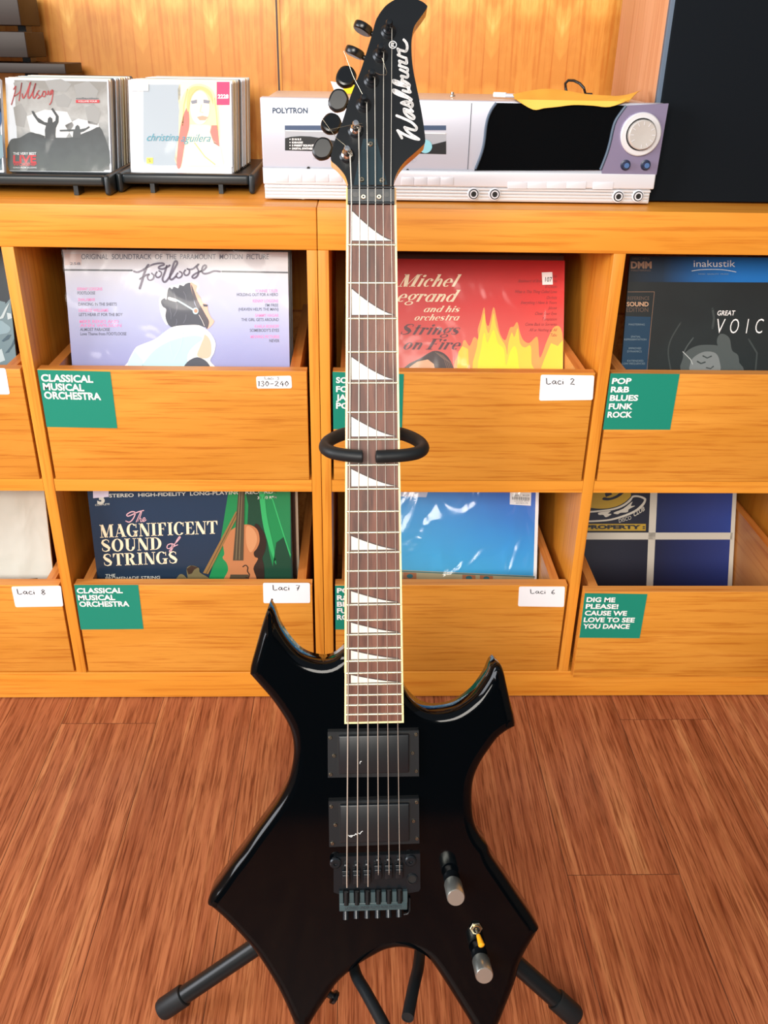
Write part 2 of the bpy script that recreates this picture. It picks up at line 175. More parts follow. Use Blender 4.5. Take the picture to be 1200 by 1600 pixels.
D['paint']['aup'] = [
    ('p', ((0.09325, 0.24506), (0.14486, 0.24312), (0.14944, 0.2395), (0.15624, 0.24566), (0.16243, 0.24572), (0.16056, 0.15127), (0.08245, 0.15069)), 'sea_grey', 1),
    ('p', ((0.11445, 0.21341), (0.13958, 0.2161), (0.14666, 0.21246), (0.15351, 0.20634), (0.15039, 0.20011), (0.14264, 0.19756), (0.11242, 0.19482)), 'sea_light', 2),
    ('p', ((0.15066, 0.22727), (0.15675, 0.2261), (0.15861, 0.21997), (0.1509, 0.21743)), 'sea_pale', 3),
    ('p', ((0.13911, 0.18757), (0.14876, 0.19637), (0.15376, 0.19641), (0.14938, 0.19015), (0.14149, 0.18634)), 'sea_dark', 3),
    ('p', ((0.14232, 0.17007), (0.15225, 0.18143), (0.16076, 0.19149), (0.15877, 0.18399), (0.14747, 0.17136)), 'sea_dark', 3),
    ('p', ((0.12474, 0.16993), (0.13795, 0.17631), (0.14129, 0.15998), (0.12552, 0.15354)), 'sea_pale', 2),
    ('p', ((0.14881, 0.23338), (0.15587, 0.242), (0.15426, 0.23833), (0.14494, 0.21984), (0.13722, 0.21731), (0.14283, 0.22352)), 'sea_pale', 3),
    ('p', ((0.10477, 0.23786), (0.1351, 0.24424), (0.13864, 0.23084), (0.1216, 0.22209)), 'sea_dark', 2),
]
D['paint']['magn'] = [
    ('t', 'STEREO  HIGH-FIDELITY  LONG-PLAYING  RECORDS', (-0.12468, 0.29174), (0.13576, 0.2995), (-0.12442, 0.29733), 'cream_dim', 3, 0.02, 0, 'b'),
    ('t', '33 1/3 RPM', (0.10571, 0.28971), (0.13579, 0.29107), (0.10586, 0.29378), 'cream_dim', 3, 0.02, 0, 'b'),
    ('t', 'COMPLETE', (-0.14782, 0.27729), (-0.12505, 0.27925), (-0.14753, 0.28011), 'cream_dim', 3, 0.01, 0, 'b'),
    ('t', '3', (-0.14396, 0.28106), (-0.13233, 0.28173), (-0.14285, 0.29727), 'cream_dim', 3, 0.05, 0, 'b'),
    ('p', ((-0.14788, 0.30961), (-0.12348, 0.30971), (-0.12517, 0.29267), (-0.14933, 0.29041)), 'sticker_lilac', 4),
    ('t', 'MAGNIFICENT', (-0.14526, 0.22326), (0.04018, 0.23074), (-0.14445, 0.24538), 'cream', 3, 0, 0, 's'),
    ('t', 'SOUND', (-0.14572, 0.19859), (-0.05037, 0.20299), (-0.14471, 0.22003), 'cream', 3, 0, 0, 's'),
    ('t', 'STRINGS', (-0.145, 0.17361), (-0.02661, 0.1787), (-0.14431, 0.195), 'cream', 3, 0, 0, 's'),
    ('r', ((-0.10238, 0.25185), (-0.09669, 0.25028), (-0.09028, 0.25665), (-0.08652, 0.26615), (-0.0922, 0.26772), (-0.0999, 0.26296), (-0.09722, 0.26043), (-0.08205, 0.26743), (-0.0731, 0.26998)), 0.00175, 'pink_print', 3),
    ('r', ((-0.08646, 0.2503), (-0.07866, 0.26618), (-0.07612, 0.26871), (-0.07993, 0.25826), (-0.08407, 0.25095), (-0.08071, 0.25604), (-0.07837, 0.25605), (-0.07939, 0.25096), (-0.07514, 0.25288), (-0.07195, 0.25606), (-0.07354, 0.25796), (-0.07625, 0.25351), (-0.07472, 0.25097), (-0.07036, 0.25416)), 0.00117, 'pink_print', 3),
    ('r', ((-0.0336, 0.21344), (-0.03968, 0.21115), (-0.04155, 0.20594), (-0.0378, 0.20464), (-0.03332, 0.20921), (-0.0336, 0.21344), (-0.02923, 0.21247), (-0.01961, 0.22319), (-0.02161, 0.22415), (-0.031, 0.20856), (-0.03611, 0.19941), (-0.03812, 0.20039), (-0.03105, 0.20791), (-0.0243, 0.21118)), 0.00148, 'pink_print', 3),
    ('t', 'THE', (-0.14426, 0.15433), (-0.12835, 0.155), (-0.14379, 0.159), 'cream_dim', 3, 0.01, 0, 'b'),
    ('t', 'PROMENADE STRING', (-0.14479, 0.14897), (-0.0568, 0.15103), (-0.14429, 0.15399), 'cream_dim', 3, 0.01, 0, 'b'),
    ('p', ((0.06337, 0.3166), (0.15745, 0.31696), (0.15461, 0.14237), (0.01844, 0.14232), (0.04348, 0.2152)), 'curtain_green', 1),
    ('p', ((0.07782, 0.31665), (0.10819, 0.31677), (0.11316, 0.25401), (0.12025, 0.20228), (0.1258, 0.14236), (0.07886, 0.14234), (0.0907, 0.2793)), 'curtain_dark', 2),
    ('p', ((0.10819, 0.31677), (0.11543, 0.3168), (0.11927, 0.2604), (0.12792, 0.20884), (0.13137, 0.17589), (0.1192, 0.21535), (0.11169, 0.25401)), 'curtain_bright', 3),
    ('p', ((0.12847, 0.31685), (0.15745, 0.31696), (0.15508, 0.18586), (0.14476, 0.22514), (0.13407, 0.26362)), 'curtain_mid', 3),
    ('p', ((0.13259, 0.21537), (0.14476, 0.22514), (0.15508, 0.18586), (0.1543, 0.14237), (0.12125, 0.14236), (0.12708, 0.18252)), 'curtain_dark', 3),
    ('r', ((0.12853, 0.29198), (0.1382, 0.25408), (0.14756, 0.21865), (0.15494, 0.19247)), 0.00204, 'curtain_bright', 4),
    ('p', ((0.15745, 0.31696), (0.16181, 0.31698), (0.15825, 0.14237), (0.1543, 0.14237)), 'ink_green', 4),
    ('p', ((0.098, 0.24278), (0.11247, 0.23477), (0.11652, 0.21534), (0.11357, 0.19899), (0.10926, 0.18746), (0.11172, 0.17254), (0.10913, 0.14236), (0.09097, 0.14235)), 'violin_shade', 4),
    ('p', ((0.07298, 0.24368), (0.08343, 0.24659), (0.09515, 0.24501), (0.10424, 0.23604), (0.10624, 0.21857), (0.10158, 0.20552), (0.09623, 0.1983), (0.09742, 0.19074), (0.10239, 0.18778), (0.10006, 0.18182), (0.09446, 0.16919), (0.09641, 0.14235), (0.04621, 0.14233), (0.05344, 0.16582), (0.05202, 0.17912), (0.04592, 0.18836), (0.04895, 0.19495), (0.04831, 0.20543), (0.04747, 0.21781), (0.05401, 0.2298), (0.0639, 0.23852)), 'violin_wood', 5),
    ('p', ((0.08621, 0.24275), (0.09499, 0.24116), (0.10111, 0.23152), (0.10238, 0.21857), (0.09645, 0.20388), (0.09029, 0.19895), (0.08502, 0.21528)), 'violin_light', 6),
    ('p', ((0.07782, 0.31665), (0.08707, 0.31669), (0.0789, 0.18411), (0.06214, 0.18409), (0.06798, 0.23145)), 'violin_neck', 7),
    ('r', ((0.07899, 0.30427), (0.07316, 0.24752), (0.0673, 0.18575)), 0.00087, 'violin_string', 8),
    ('r', ((0.08247, 0.30429), (0.07758, 0.24753), (0.07269, 0.18576)), 0.00087, 'violin_string', 8),
    ('p', ((0.07127, 0.26978), (0.07446, 0.26282), (0.02127, 0.15979), (0.01298, 0.16179)), 'bow_gold', 6),
    ('r', ((0.07259, 0.26662), (0.01803, 0.16079)), 0.00088, 'violin_neck', 7),
    ('r', ((0.07781, 0.17317), (0.08213, 0.17583), (0.08556, 0.17185), (0.08468, 0.16518), (0.08743, 0.15917), (0.08537, 0.15313), (0.08181, 0.15447)), 0.0018, 'ink_brown', 7),
    ('p', ((0.05702, 0.15914), (0.08562, 0.15916), (0.08794, 0.14235), (0.05316, 0.14234)), 'violin_neck', 6),
    ('p', ((-0.0298, 0.1423), (-0.02632, 0.15741), (-0.0196, 0.15909), (-0.01255, 0.1524), (-0.01293, 0.16909), (-0.00505, 0.17508), (0.00664, 0.17077), (0.00822, 0.16245), (0.02204, 0.15242), (0.02447, 0.14232)), 'statue', 4),
    ('p', ((-0.01293, 0.16909), (-0.00505, 0.17508), (0.0058, 0.17177), (-0.00106, 0.16744), (-0.00509, 0.16077), (-0.0106, 0.15909)), 'ink_brown', 5),
]
D['paint']['blue'] = [
    ('p', ((0.15216, 0.32682), (0.16032, 0.32685), (0.15768, 0.11678), (0.15164, 0.11677)), 'white', 2),
    ('p', ((-0.08054, 0.32578), (-0.01795, 0.32606), (-0.03381, 0.26391), (-0.08004, 0.26525)), 'pale_lilac', 2),
    ('p', ((0.10784, 0.31924), (0.14493, 0.3194), (0.1441, 0.24994), (0.10825, 0.25207)), 'white', 3),
    ('t', 'S0061  9123', (0.11277, 0.26625), (0.1407, 0.26634), (0.11271, 0.26885), 'ink', 4, 0, 0, 'b'),
    ('p', ((0.11204, 0.26587), (0.11285, 0.26588), (0.11297, 0.26066), (0.11216, 0.26066)), 'ink', 4),
    ('p', ((0.1133, 0.2658), (0.11375, 0.2658), (0.11387, 0.26059), (0.11342, 0.26059)), 'ink', 4),
    ('p', ((0.11457, 0.26573), (0.11502, 0.26573), (0.11514, 0.26052), (0.11469, 0.26052)), 'ink', 4),
    ('p', ((0.11584, 0.26566), (0.11666, 0.26566), (0.11678, 0.26045), (0.11596, 0.26045)), 'ink', 4),
    ('p', ((0.1171, 0.26559), (0.11755, 0.26559), (0.11767, 0.26038), (0.11723, 0.26038)), 'ink', 4),
    ('p', ((0.11837, 0.26552), (0.11882, 0.26552), (0.11894, 0.26031), (0.1185, 0.26031)), 'ink', 4),
    ('p', ((0.11964, 0.26545), (0.12046, 0.26545), (0.12058, 0.26024), (0.11976, 0.26024)), 'ink', 4),
    ('p', ((0.12091, 0.26538), (0.12135, 0.26538), (0.12148, 0.26017), (0.12103, 0.26017)), 'ink', 4),
    ('p', ((0.12218, 0.26531), (0.12262, 0.26531), (0.12275, 0.2601), (0.1223, 0.2601)), 'ink', 4),
    ('p', ((0.12344, 0.26524), (0.12426, 0.26524), (0.12439, 0.26003), (0.12357, 0.26002)), 'ink', 4),
    ('p', ((0.12471, 0.26517), (0.12516, 0.26517), (0.12528, 0.25996), (0.12484, 0.25995)), 'ink', 4),
    ('p', ((0.12598, 0.2651), (0.12643, 0.2651), (0.12655, 0.25989), (0.1261, 0.25988)), 'ink', 4),
    ('p', ((0.12725, 0.26503), (0.12807, 0.26503), (0.12819, 0.25982), (0.12737, 0.25981)), 'ink', 4),
    ('p', ((0.12852, 0.26496), (0.12896, 0.26496), (0.12909, 0.25974), (0.12864, 0.25974)), 'ink', 4),
    ('p', ((0.12978, 0.26489), (0.13023, 0.26489), (0.13036, 0.25967), (0.12991, 0.25967)), 'ink', 4),
    ('p', ((0.13105, 0.26482), (0.13187, 0.26482), (0.132, 0.2596), (0.13118, 0.2596)), 'ink', 4),
    ('p', ((0.13232, 0.26475), (0.13277, 0.26475), (0.1329, 0.25953), (0.13245, 0.25953)), 'ink', 4),
    ('p', ((0.13359, 0.26468), (0.13404, 0.26468), (0.13416, 0.25946), (0.13372, 0.25946)), 'ink', 4),
    ('p', ((0.13486, 0.26461), (0.13568, 0.26461), (0.13581, 0.25939), (0.13499, 0.25939)), 'ink', 4),
    ('p', ((0.13613, 0.26454), (0.13657, 0.26454), (0.1367, 0.25932), (0.13626, 0.25932)), 'ink', 4),
    ('p', ((0.13739, 0.26447), (0.13784, 0.26447), (0.13797, 0.25925), (0.13753, 0.25925)), 'ink', 4),
    ('p', ((0.13866, 0.2644), (0.13948, 0.2644), (0.13961, 0.25918), (0.13879, 0.25918)), 'ink', 4),
    ('p', ((0.13993, 0.26433), (0.14038, 0.26433), (0.14051, 0.25911), (0.14006, 0.25911)), 'ink', 4),
    ('p', ((0.1412, 0.26425), (0.14165, 0.26426), (0.14178, 0.25904), (0.14133, 0.25904)), 'ink', 4),
    ('t', 'COLOUR VINYL', (0.11597, 0.25694), (0.14094, 0.25702), (0.11591, 0.25918), 'ink_grey', 4, 0, 0, 'b'),
    ('t', 'RECORDS LTD', (0.11866, 0.25322), (0.13917, 0.25329), (0.11861, 0.25546), 'ink_grey', 4, 0, 0, 'b'),
    ('p', ((-0.07902, 0.13942), (0.15359, 0.12896), (0.15269, 0.10533), (-0.07874, 0.1053)), 'beige_print', 2),
    ('r', ((-0.079, 0.13715), (0.15363, 0.12744)), 0.00186, 'teal_dark', 3),
    ('p', ((-0.07152, 0.13534), (-0.0491, 0.13422), (-0.04892, 0.1167), (-0.07136, 0.11669)), 'terracotta', 3),
    ('p', ((-0.05502, 0.12861), (-0.05516, 0.12945), (-0.05556, 0.13025), (-0.05619, 0.13097), (-0.05702, 0.13157), (-0.05802, 0.13202), (-0.05913, 0.1323), (-0.06029, 0.13239), (-0.06145, 0.1323), (-0.06256, 0.13202), (-0.06354, 0.13157), (-0.06437, 0.13097), (-0.06498, 0.13025), (-0.06536, 0.12945), (-0.06548, 0.1286), (-0.06535, 0.12776), (-0.06495, 0.12696), (-0.06432, 0.12624), (-0.06349, 0.12564), (-0.06249, 0.12519), (-0.06138, 0.12491), (-0.06022, 0.12482), (-0.05905, 0.12491), (-0.05795, 0.12519), (-0.05696, 0.12564), (-0.05614, 0.12625), (-0.05553, 0.12696), (-0.05515, 0.12777)), 'teal_dark', 4),
    ('p', ((0.02953, 0.13132), (0.05205, 0.13019), (0.05229, 0.11674), (0.02977, 0.11673)), 'terracotta', 3),
    ('p', ((0.04613, 0.12559), (0.04598, 0.12644), (0.04558, 0.12724), (0.04494, 0.12796), (0.0441, 0.12856), (0.04309, 0.12901), (0.04198, 0.12929), (0.04081, 0.12939), (0.03964, 0.12929), (0.03854, 0.12901), (0.03755, 0.12856), (0.03673, 0.12796), (0.03611, 0.12724), (0.03574, 0.12643), (0.03562, 0.12559), (0.03577, 0.12474), (0.03617, 0.12394), (0.03681, 0.12322), (0.03765, 0.12262), (0.03865, 0.12217), (0.03977, 0.12189), (0.04094, 0.12179), (0.04211, 0.12189), (0.04321, 0.12217), (0.0442, 0.12262), (0.04502, 0.12322), (0.04564, 0.12394), (0.04601, 0.12475)), 'teal_dark', 4),
    ('p', ((0.05955, 0.13012), (0.08211, 0.12899), (0.08236, 0.11675), (0.05981, 0.11674)), 'terracotta', 3),
    ('p', ((0.07618, 0.1247), (0.07603, 0.12554), (0.07563, 0.12635), (0.07499, 0.12707), (0.07414, 0.12767), (0.07314, 0.12812), (0.07202, 0.1284), (0.07085, 0.12849), (0.06968, 0.1284), (0.06858, 0.12812), (0.06759, 0.12766), (0.06677, 0.12706), (0.06615, 0.12634), (0.06578, 0.12554), (0.06567, 0.12469), (0.06581, 0.12385), (0.06622, 0.12304), (0.06686, 0.12232), (0.0677, 0.12172), (0.06871, 0.12127), (0.06983, 0.12099), (0.071, 0.12089), (0.07217, 0.12099), (0.07327, 0.12127), (0.07426, 0.12172), (0.07508, 0.12233), (0.0757, 0.12305), (0.07607, 0.12385)), 'teal_dark', 4),
]
D['paint']['disco'] = [
    ('p', ((-0.00508, 0.23661), (0.00842, 0.23666), (0.00696, 0.01963), (-0.00568, 0.01963)), 'offwhite', 2),
    ('p', ((0.15004, 0.23721), (0.15892, 0.23725), (0.15833, 0.01964), (0.1488, 0.01964)), 'offwhite', 2),
    ('p', ((-0.16254, 0.13172), (0.15374, 0.13237), (0.15308, 0.11925), (-0.16217, 0.11868)), 'offwhite', 2),
    ('p', ((0.00842, 0.23666), (0.15004, 0.23721), (0.15032, 0.13236), (0.00744, 0.13207)), 'royal_blue', 1),
    ('p', ((0.00744, 0.11899), (0.14966, 0.11925), (0.14933, 0.01964), (0.00696, 0.01963)), 'royal_deep', 1),
    ('p', ((-0.16555, 0.23598), (-0.00508, 0.23661), (-0.00537, 0.13204), (-0.16254, 0.13172)), 'navy_ink', 1),
    ('p', ((-0.16217, 0.11868), (-0.00564, 0.11896), (-0.00568, 0.01963), (-0.15932, 0.01962)), 'navy_ink', 1),
    ('p', ((-0.03877, 0.20085), (-0.0271, 0.20167), (-0.01525, 0.19782), (-0.01244, 0.19265), (-0.01725, 0.18227), (-0.03112, 0.17054), (-0.05678, 0.16008), (-0.08519, 0.1535), (-0.12674, 0.15132), (-0.12682, 0.15392), (-0.0853, 0.15662), (-0.05821, 0.16345), (-0.03386, 0.17391), (-0.02125, 0.18485), (-0.01635, 0.19264), (-0.01853, 0.19522), (-0.02697, 0.1983), (-0.03683, 0.19776), (-0.04226, 0.18997), (-0.05749, 0.17955), (-0.08066, 0.173), (-0.12728, 0.16846), (-0.12737, 0.17157), (-0.08208, 0.17637), (-0.0602, 0.18266), (-0.04626, 0.19255)), 'offwhite', 3),
    ('p', ((-0.04144, 0.20292), (-0.04306, 0.20866), (-0.04739, 0.21411), (-0.05421, 0.21898), (-0.06319, 0.22303), (-0.07386, 0.22606), (-0.0857, 0.22792), (-0.09811, 0.22852), (-0.11047, 0.22783), (-0.12216, 0.22588), (-0.13261, 0.22278), (-0.14129, 0.21867), (-0.14777, 0.21376), (-0.15172, 0.20829), (-0.15294, 0.20255), (-0.15138, 0.1968), (-0.14709, 0.19136), (-0.14031, 0.18647), (-0.13136, 0.1824), (-0.12069, 0.17935), (-0.10883, 0.17746), (-0.09638, 0.17685), (-0.08398, 0.17753), (-0.07223, 0.17949), (-0.06174, 0.18261), (-0.05304, 0.18674), (-0.04656, 0.19167), (-0.04263, 0.19715)), 'mustard', 4),
    ('r', ((-0.12741, 0.17261), (-0.08209, 0.17689), (-0.05767, 0.18474), (-0.0413, 0.19903), (-0.04043, 0.21067)), 0.00182, 'ink', 5),
    ('p', ((-0.09435, 0.19369), (-0.08263, 0.19243), (-0.06593, 0.19766), (-0.05332, 0.20805), (-0.05856, 0.20932), (-0.06995, 0.20127), (-0.08149, 0.19709), (-0.0919, 0.1981)), 'navy_ink', 5),
    ('p', ((-0.09085, 0.20534), (-0.08066, 0.21054), (-0.07651, 0.20332), (-0.08803, 0.19862)), 'navy_ink', 5),
    ('p', ((-0.10132, 0.16905), (-0.091, 0.17116), (-0.07803, 0.17223), (-0.08308, 0.1678), (-0.07653, 0.16652), (-0.08674, 0.16078), (-0.09209, 0.16518), (-0.09989, 0.16516)), 'offwhite', 3),
    ('p', ((-0.07272, 0.16913), (-0.05479, 0.17697), (-0.03836, 0.18998), (-0.04067, 0.1822), (-0.03287, 0.18222), (-0.04434, 0.1757), (-0.04675, 0.1705), (-0.05971, 0.16916), (-0.06483, 0.16655)), 'offwhite', 3),
    ('t', 'DISCO', (-0.06165, 0.15043), (-0.03844, 0.15726), (-0.06319, 0.1572), 'offwhite', 3, 0, 0.1, 'b'),
    ('t', 'CLUB', (-0.03393, 0.16195), (-0.01406, 0.17397), (-0.03576, 0.16923), 'offwhite', 3, 0.02, 0.1, 'b'),
    ('p', ((-0.12664, 0.1482), (-0.01124, 0.14847), (-0.01099, 0.13542), (-0.12624, 0.13518)), 'mustard', 3),
    ('t', 'PROPERTY :', (-0.12532, 0.13909), (-0.01219, 0.13934), (-0.12552, 0.1456), 'ink', 4, 0.06, 0, 'b'),
]
D['paint']['alow'] = [
    ('p', ((0.1044, 0.1431), (0.10979, 0.14521), (0.13191, 0.14732), (0.13136, 0.13961), (0.10402, 0.13959)), 'ink_green', 2),
]
D['dr']['B1'] = {}
D['dr']['B1']['sign'] = {'q': ((-0.39062, 0.57773), (-0.29079, 0.57579), (-0.2911, 0.49112), (-0.39118, 0.49258))}
D['dr']['B1']['sign']['c'] = [
    ('t', 'CLASSICAL', (-0.38773, 0.56145), (-0.31604, 0.56003), (-0.38691, 0.57118), 'white', 2, 0.034, 0, 'b'),
    ('t', 'MUSICAL', (-0.38678, 0.54891), (-0.32998, 0.54734), (-0.38639, 0.55834), 'white', 2, 0.034, 0, 'b'),
    ('t', 'ORCHESTRA', (-0.38699, 0.53585), (-0.30827, 0.53439), (-0.38691, 0.54575), 'white', 2, 0.034, 0, 'b'),
]
D['dr']['B1']['label'] = {'q': ((-0.08896, 0.57034), (-0.03975, 0.57188), (-0.03921, 0.55339), (-0.08872, 0.55263))}
D['dr']['B1']['label']['c'] = [
    ('t', 'Laci 3', (-0.07725, 0.56612), (-0.05712, 0.56588), (-0.07705, 0.57043), 'ink', 2, 0, 0, 'h'),
    ('t', '130-240', (-0.08705, 0.55621), (-0.04361, 0.55652), (-0.08669, 0.56369), 'ink', 2, 0, 0, 'h'),
]
D['dr']['C1'] = {}
D['dr']['C1']['sign'] = {'q': ((0.01826, 0.57803), (0.11816, 0.57551), (0.11762, 0.49122), (0.01829, 0.49143))}
D['dr']['C1']['sign']['c'] = [
    ('t', 'SOUNDTRACK', (0.02287, 0.56206), (0.11177, 0.56082), (0.02293, 0.57009), 'white', 2, 0.034, 0, 'b'),
    ('t', 'FOLK', (0.02275, 0.54875), (0.05716, 0.54842), (0.02282, 0.55685), 'white', 2, 0.034, 0, 'b'),
    ('t', 'JAZZ', (0.02264, 0.53626), (0.05539, 0.53591), (0.02271, 0.54444), 'white', 2, 0.034, 0, 'b'),
    ('t', 'POP', (0.02254, 0.52366), (0.04995, 0.52345), (0.02261, 0.53191), 'white', 2, 0.034, 0, 'b'),
]
D['dr']['C1']['label'] = {'q': ((0.31166, 0.57596), (0.38779, 0.57548), (0.39, 0.53881), (0.31305, 0.53719))}
D['dr']['C1']['label']['c'] = [
    ('t', 'Laci 2', (0.32021, 0.56215), (0.36137, 0.56174), (0.31927, 0.57141), 'ink', 2, 0, 0, 'h'),
]
D['dr']['D1'] = {}
D['dr']['D1']['sign'] = {'q': ((0.41053, 0.57867), (0.50922, 0.57857), (0.50963, 0.49359), (0.41077, 0.49331))}
D['dr']['D1']['sign']['c'] = [
    ('t', 'POP', (0.41394, 0.56359), (0.44143, 0.56379), (0.41423, 0.57159), 'white', 2, 0.034, 0, 'b'),
    ('t', 'R&B', (0.414, 0.55092), (0.44051, 0.55111), (0.41401, 0.55899), 'white', 2, 0.034, 0, 'b'),
    ('t', 'BLUES', (0.41434, 0.53813), (0.45513, 0.53841), (0.41435, 0.54628), 'white', 2, 0.034, 0, 'b'),
    ('t', 'FUNK', (0.4144, 0.52522), (0.44925, 0.52545), (0.41441, 0.53345), 'white', 2, 0.034, 0, 'b'),
    ('t', 'ROCK', (0.41442, 0.51249), (0.45027, 0.51272), (0.41443, 0.5208), 'white', 2, 0.034, 0, 'b'),
]
D['dr']['B2'] = {}
D['dr']['B2']['sign'] = {'q': ((-0.39044, 0.22556), (-0.29079, 0.2256), (-0.2915, 0.14168), (-0.39192, 0.14078))}
D['dr']['B2']['sign']['c'] = [
    ('t', 'CLASSICAL', (-0.38799, 0.21067), (-0.3162, 0.21118), (-0.38756, 0.21963), 'white', 2, 0.034, 0, 'b'),
    ('t', 'MUSICAL', (-0.38774, 0.19765), (-0.32948, 0.19814), (-0.38772, 0.20668), 'white', 2, 0.034, 0, 'b'),
    ('t', 'ORCHESTRA', (-0.38735, 0.18553), (-0.30864, 0.186), (-0.38733, 0.19463), 'white', 2, 0.034, 0, 'b'),
]
D['dr']['B2']['label'] = {'q': ((-0.09506, 0.22963), (-0.0212, 0.22966), (-0.02161, 0.19197), (-0.09598, 0.19149))}
D['dr']['B2']['label']['c'] = [
    ('t', 'Laci 7', (-0.08053, 0.21619), (-0.03755, 0.2157), (-0.08012, 0.22616), 'ink', 2, 0, 0, 'h'),
]
D['dr']['C2'] = {}
D['dr']['C2']['sign'] = {'q': ((0.01846, 0.22435), (0.12039, 0.22474), (0.12138, 0.14098), (0.01822, 0.14037))}
D['dr']['C2']['sign']['c'] = [
    ('t', 'POP', (0.02149, 0.21125), (0.0514, 0.21125), (0.02136, 0.22003), 'white', 2, 0.034, 0, 'b'),
    ('t', 'R&B', (0.02138, 0.19767), (0.0504, 0.19766), (0.02125, 0.20653), 'white', 2, 0.034, 0, 'b'),
    ('t', 'BLUES', (0.02128, 0.18532), (0.06582, 0.1853), (0.02115, 0.19426), 'white', 2, 0.034, 0, 'b'),
    ('t', 'FUNK', (0.02118, 0.17275), (0.05868, 0.17272), (0.02105, 0.18176), 'white', 2, 0.034, 0, 'b'),
    ('t', 'ROCK', (0.02108, 0.15995), (0.05977, 0.15991), (0.02094, 0.16903), 'white', 2, 0.034, 0, 'b'),
]
D['dr']['C2']['label'] = {'q': ((0.31153, 0.22283), (0.3852, 0.22285), (0.38773, 0.18401), (0.31302, 0.18532))}
D['dr']['C2']['label']['c'] = [
    ('t', 'Laci 6', (0.33024, 0.21001), (0.37053, 0.20877), (0.32947, 0.2183), 'ink', 2, 0, 0, 'h'),
]
D['dr']['D2'] = {}
D['dr']['D2']['sign'] = {'q': ((0.4125, 0.2232), (0.51238, 0.2215), (0.51271, 0.13647), (0.41399, 0.13772))}
D['dr']['D2']['sign']['c'] = [
    ('t', 'DIG ME', (0.41672, 0.20751), (0.46263, 0.20681), (0.41659, 0.21572), 'white', 2, 0.034, 0, 'b'),
    ('t', 'PLEASE!', (0.41683, 0.19477), (0.46934, 0.19405), (0.41669, 0.20305), 'white', 2, 0.034, 0, 'b'),
    ('t', 'CAUSE WE', (0.41693, 0.18192), (0.48489, 0.18117), (0.41679, 0.19027), 'white', 2, 0.034, 0, 'b'),
    ('t', 'LOVE TO SEE', (0.41674, 0.16897), (0.49911, 0.16817), (0.41689, 0.17738), 'white', 2, 0.034, 0, 'b'),
    ('t', 'YOU DANCE', (0.41709, 0.15626), (0.49266, 0.1558), (0.41725, 0.16474), 'white', 2, 0.034, 0, 'b'),
]
D['dr']['A1'] = {}
D['dr']['A1']['label'] = {'q': ((-0.49594, 0.57998), (-0.4341, 0.5797), (-0.43461, 0.54146), (-0.50008, 0.54101))}
D['dr']['A1']['label']['c'] = [
    ('t', 'Laci 4', (-0.49211, 0.56262), (-0.45543, 0.5629), (-0.49018, 0.57232), 'ink', 2, 0, 0, 'h'),
]
D['dr']['A2'] = {}
D['dr']['A2']['label'] = {'q': ((-0.48855, 0.22257), (-0.41137, 0.22407), (-0.41337, 0.18554), (-0.48859, 0.18406))}
D['dr']['A2']['label']['c'] = [
    ('t', 'Laci 8', (-0.48143, 0.20868), (-0.43714, 0.20768), (-0.48097, 0.21862), 'ink', 2, 0, 0, 'h'),
]
D['cdB'] = (-0.26797, 0.15, 0.00156)
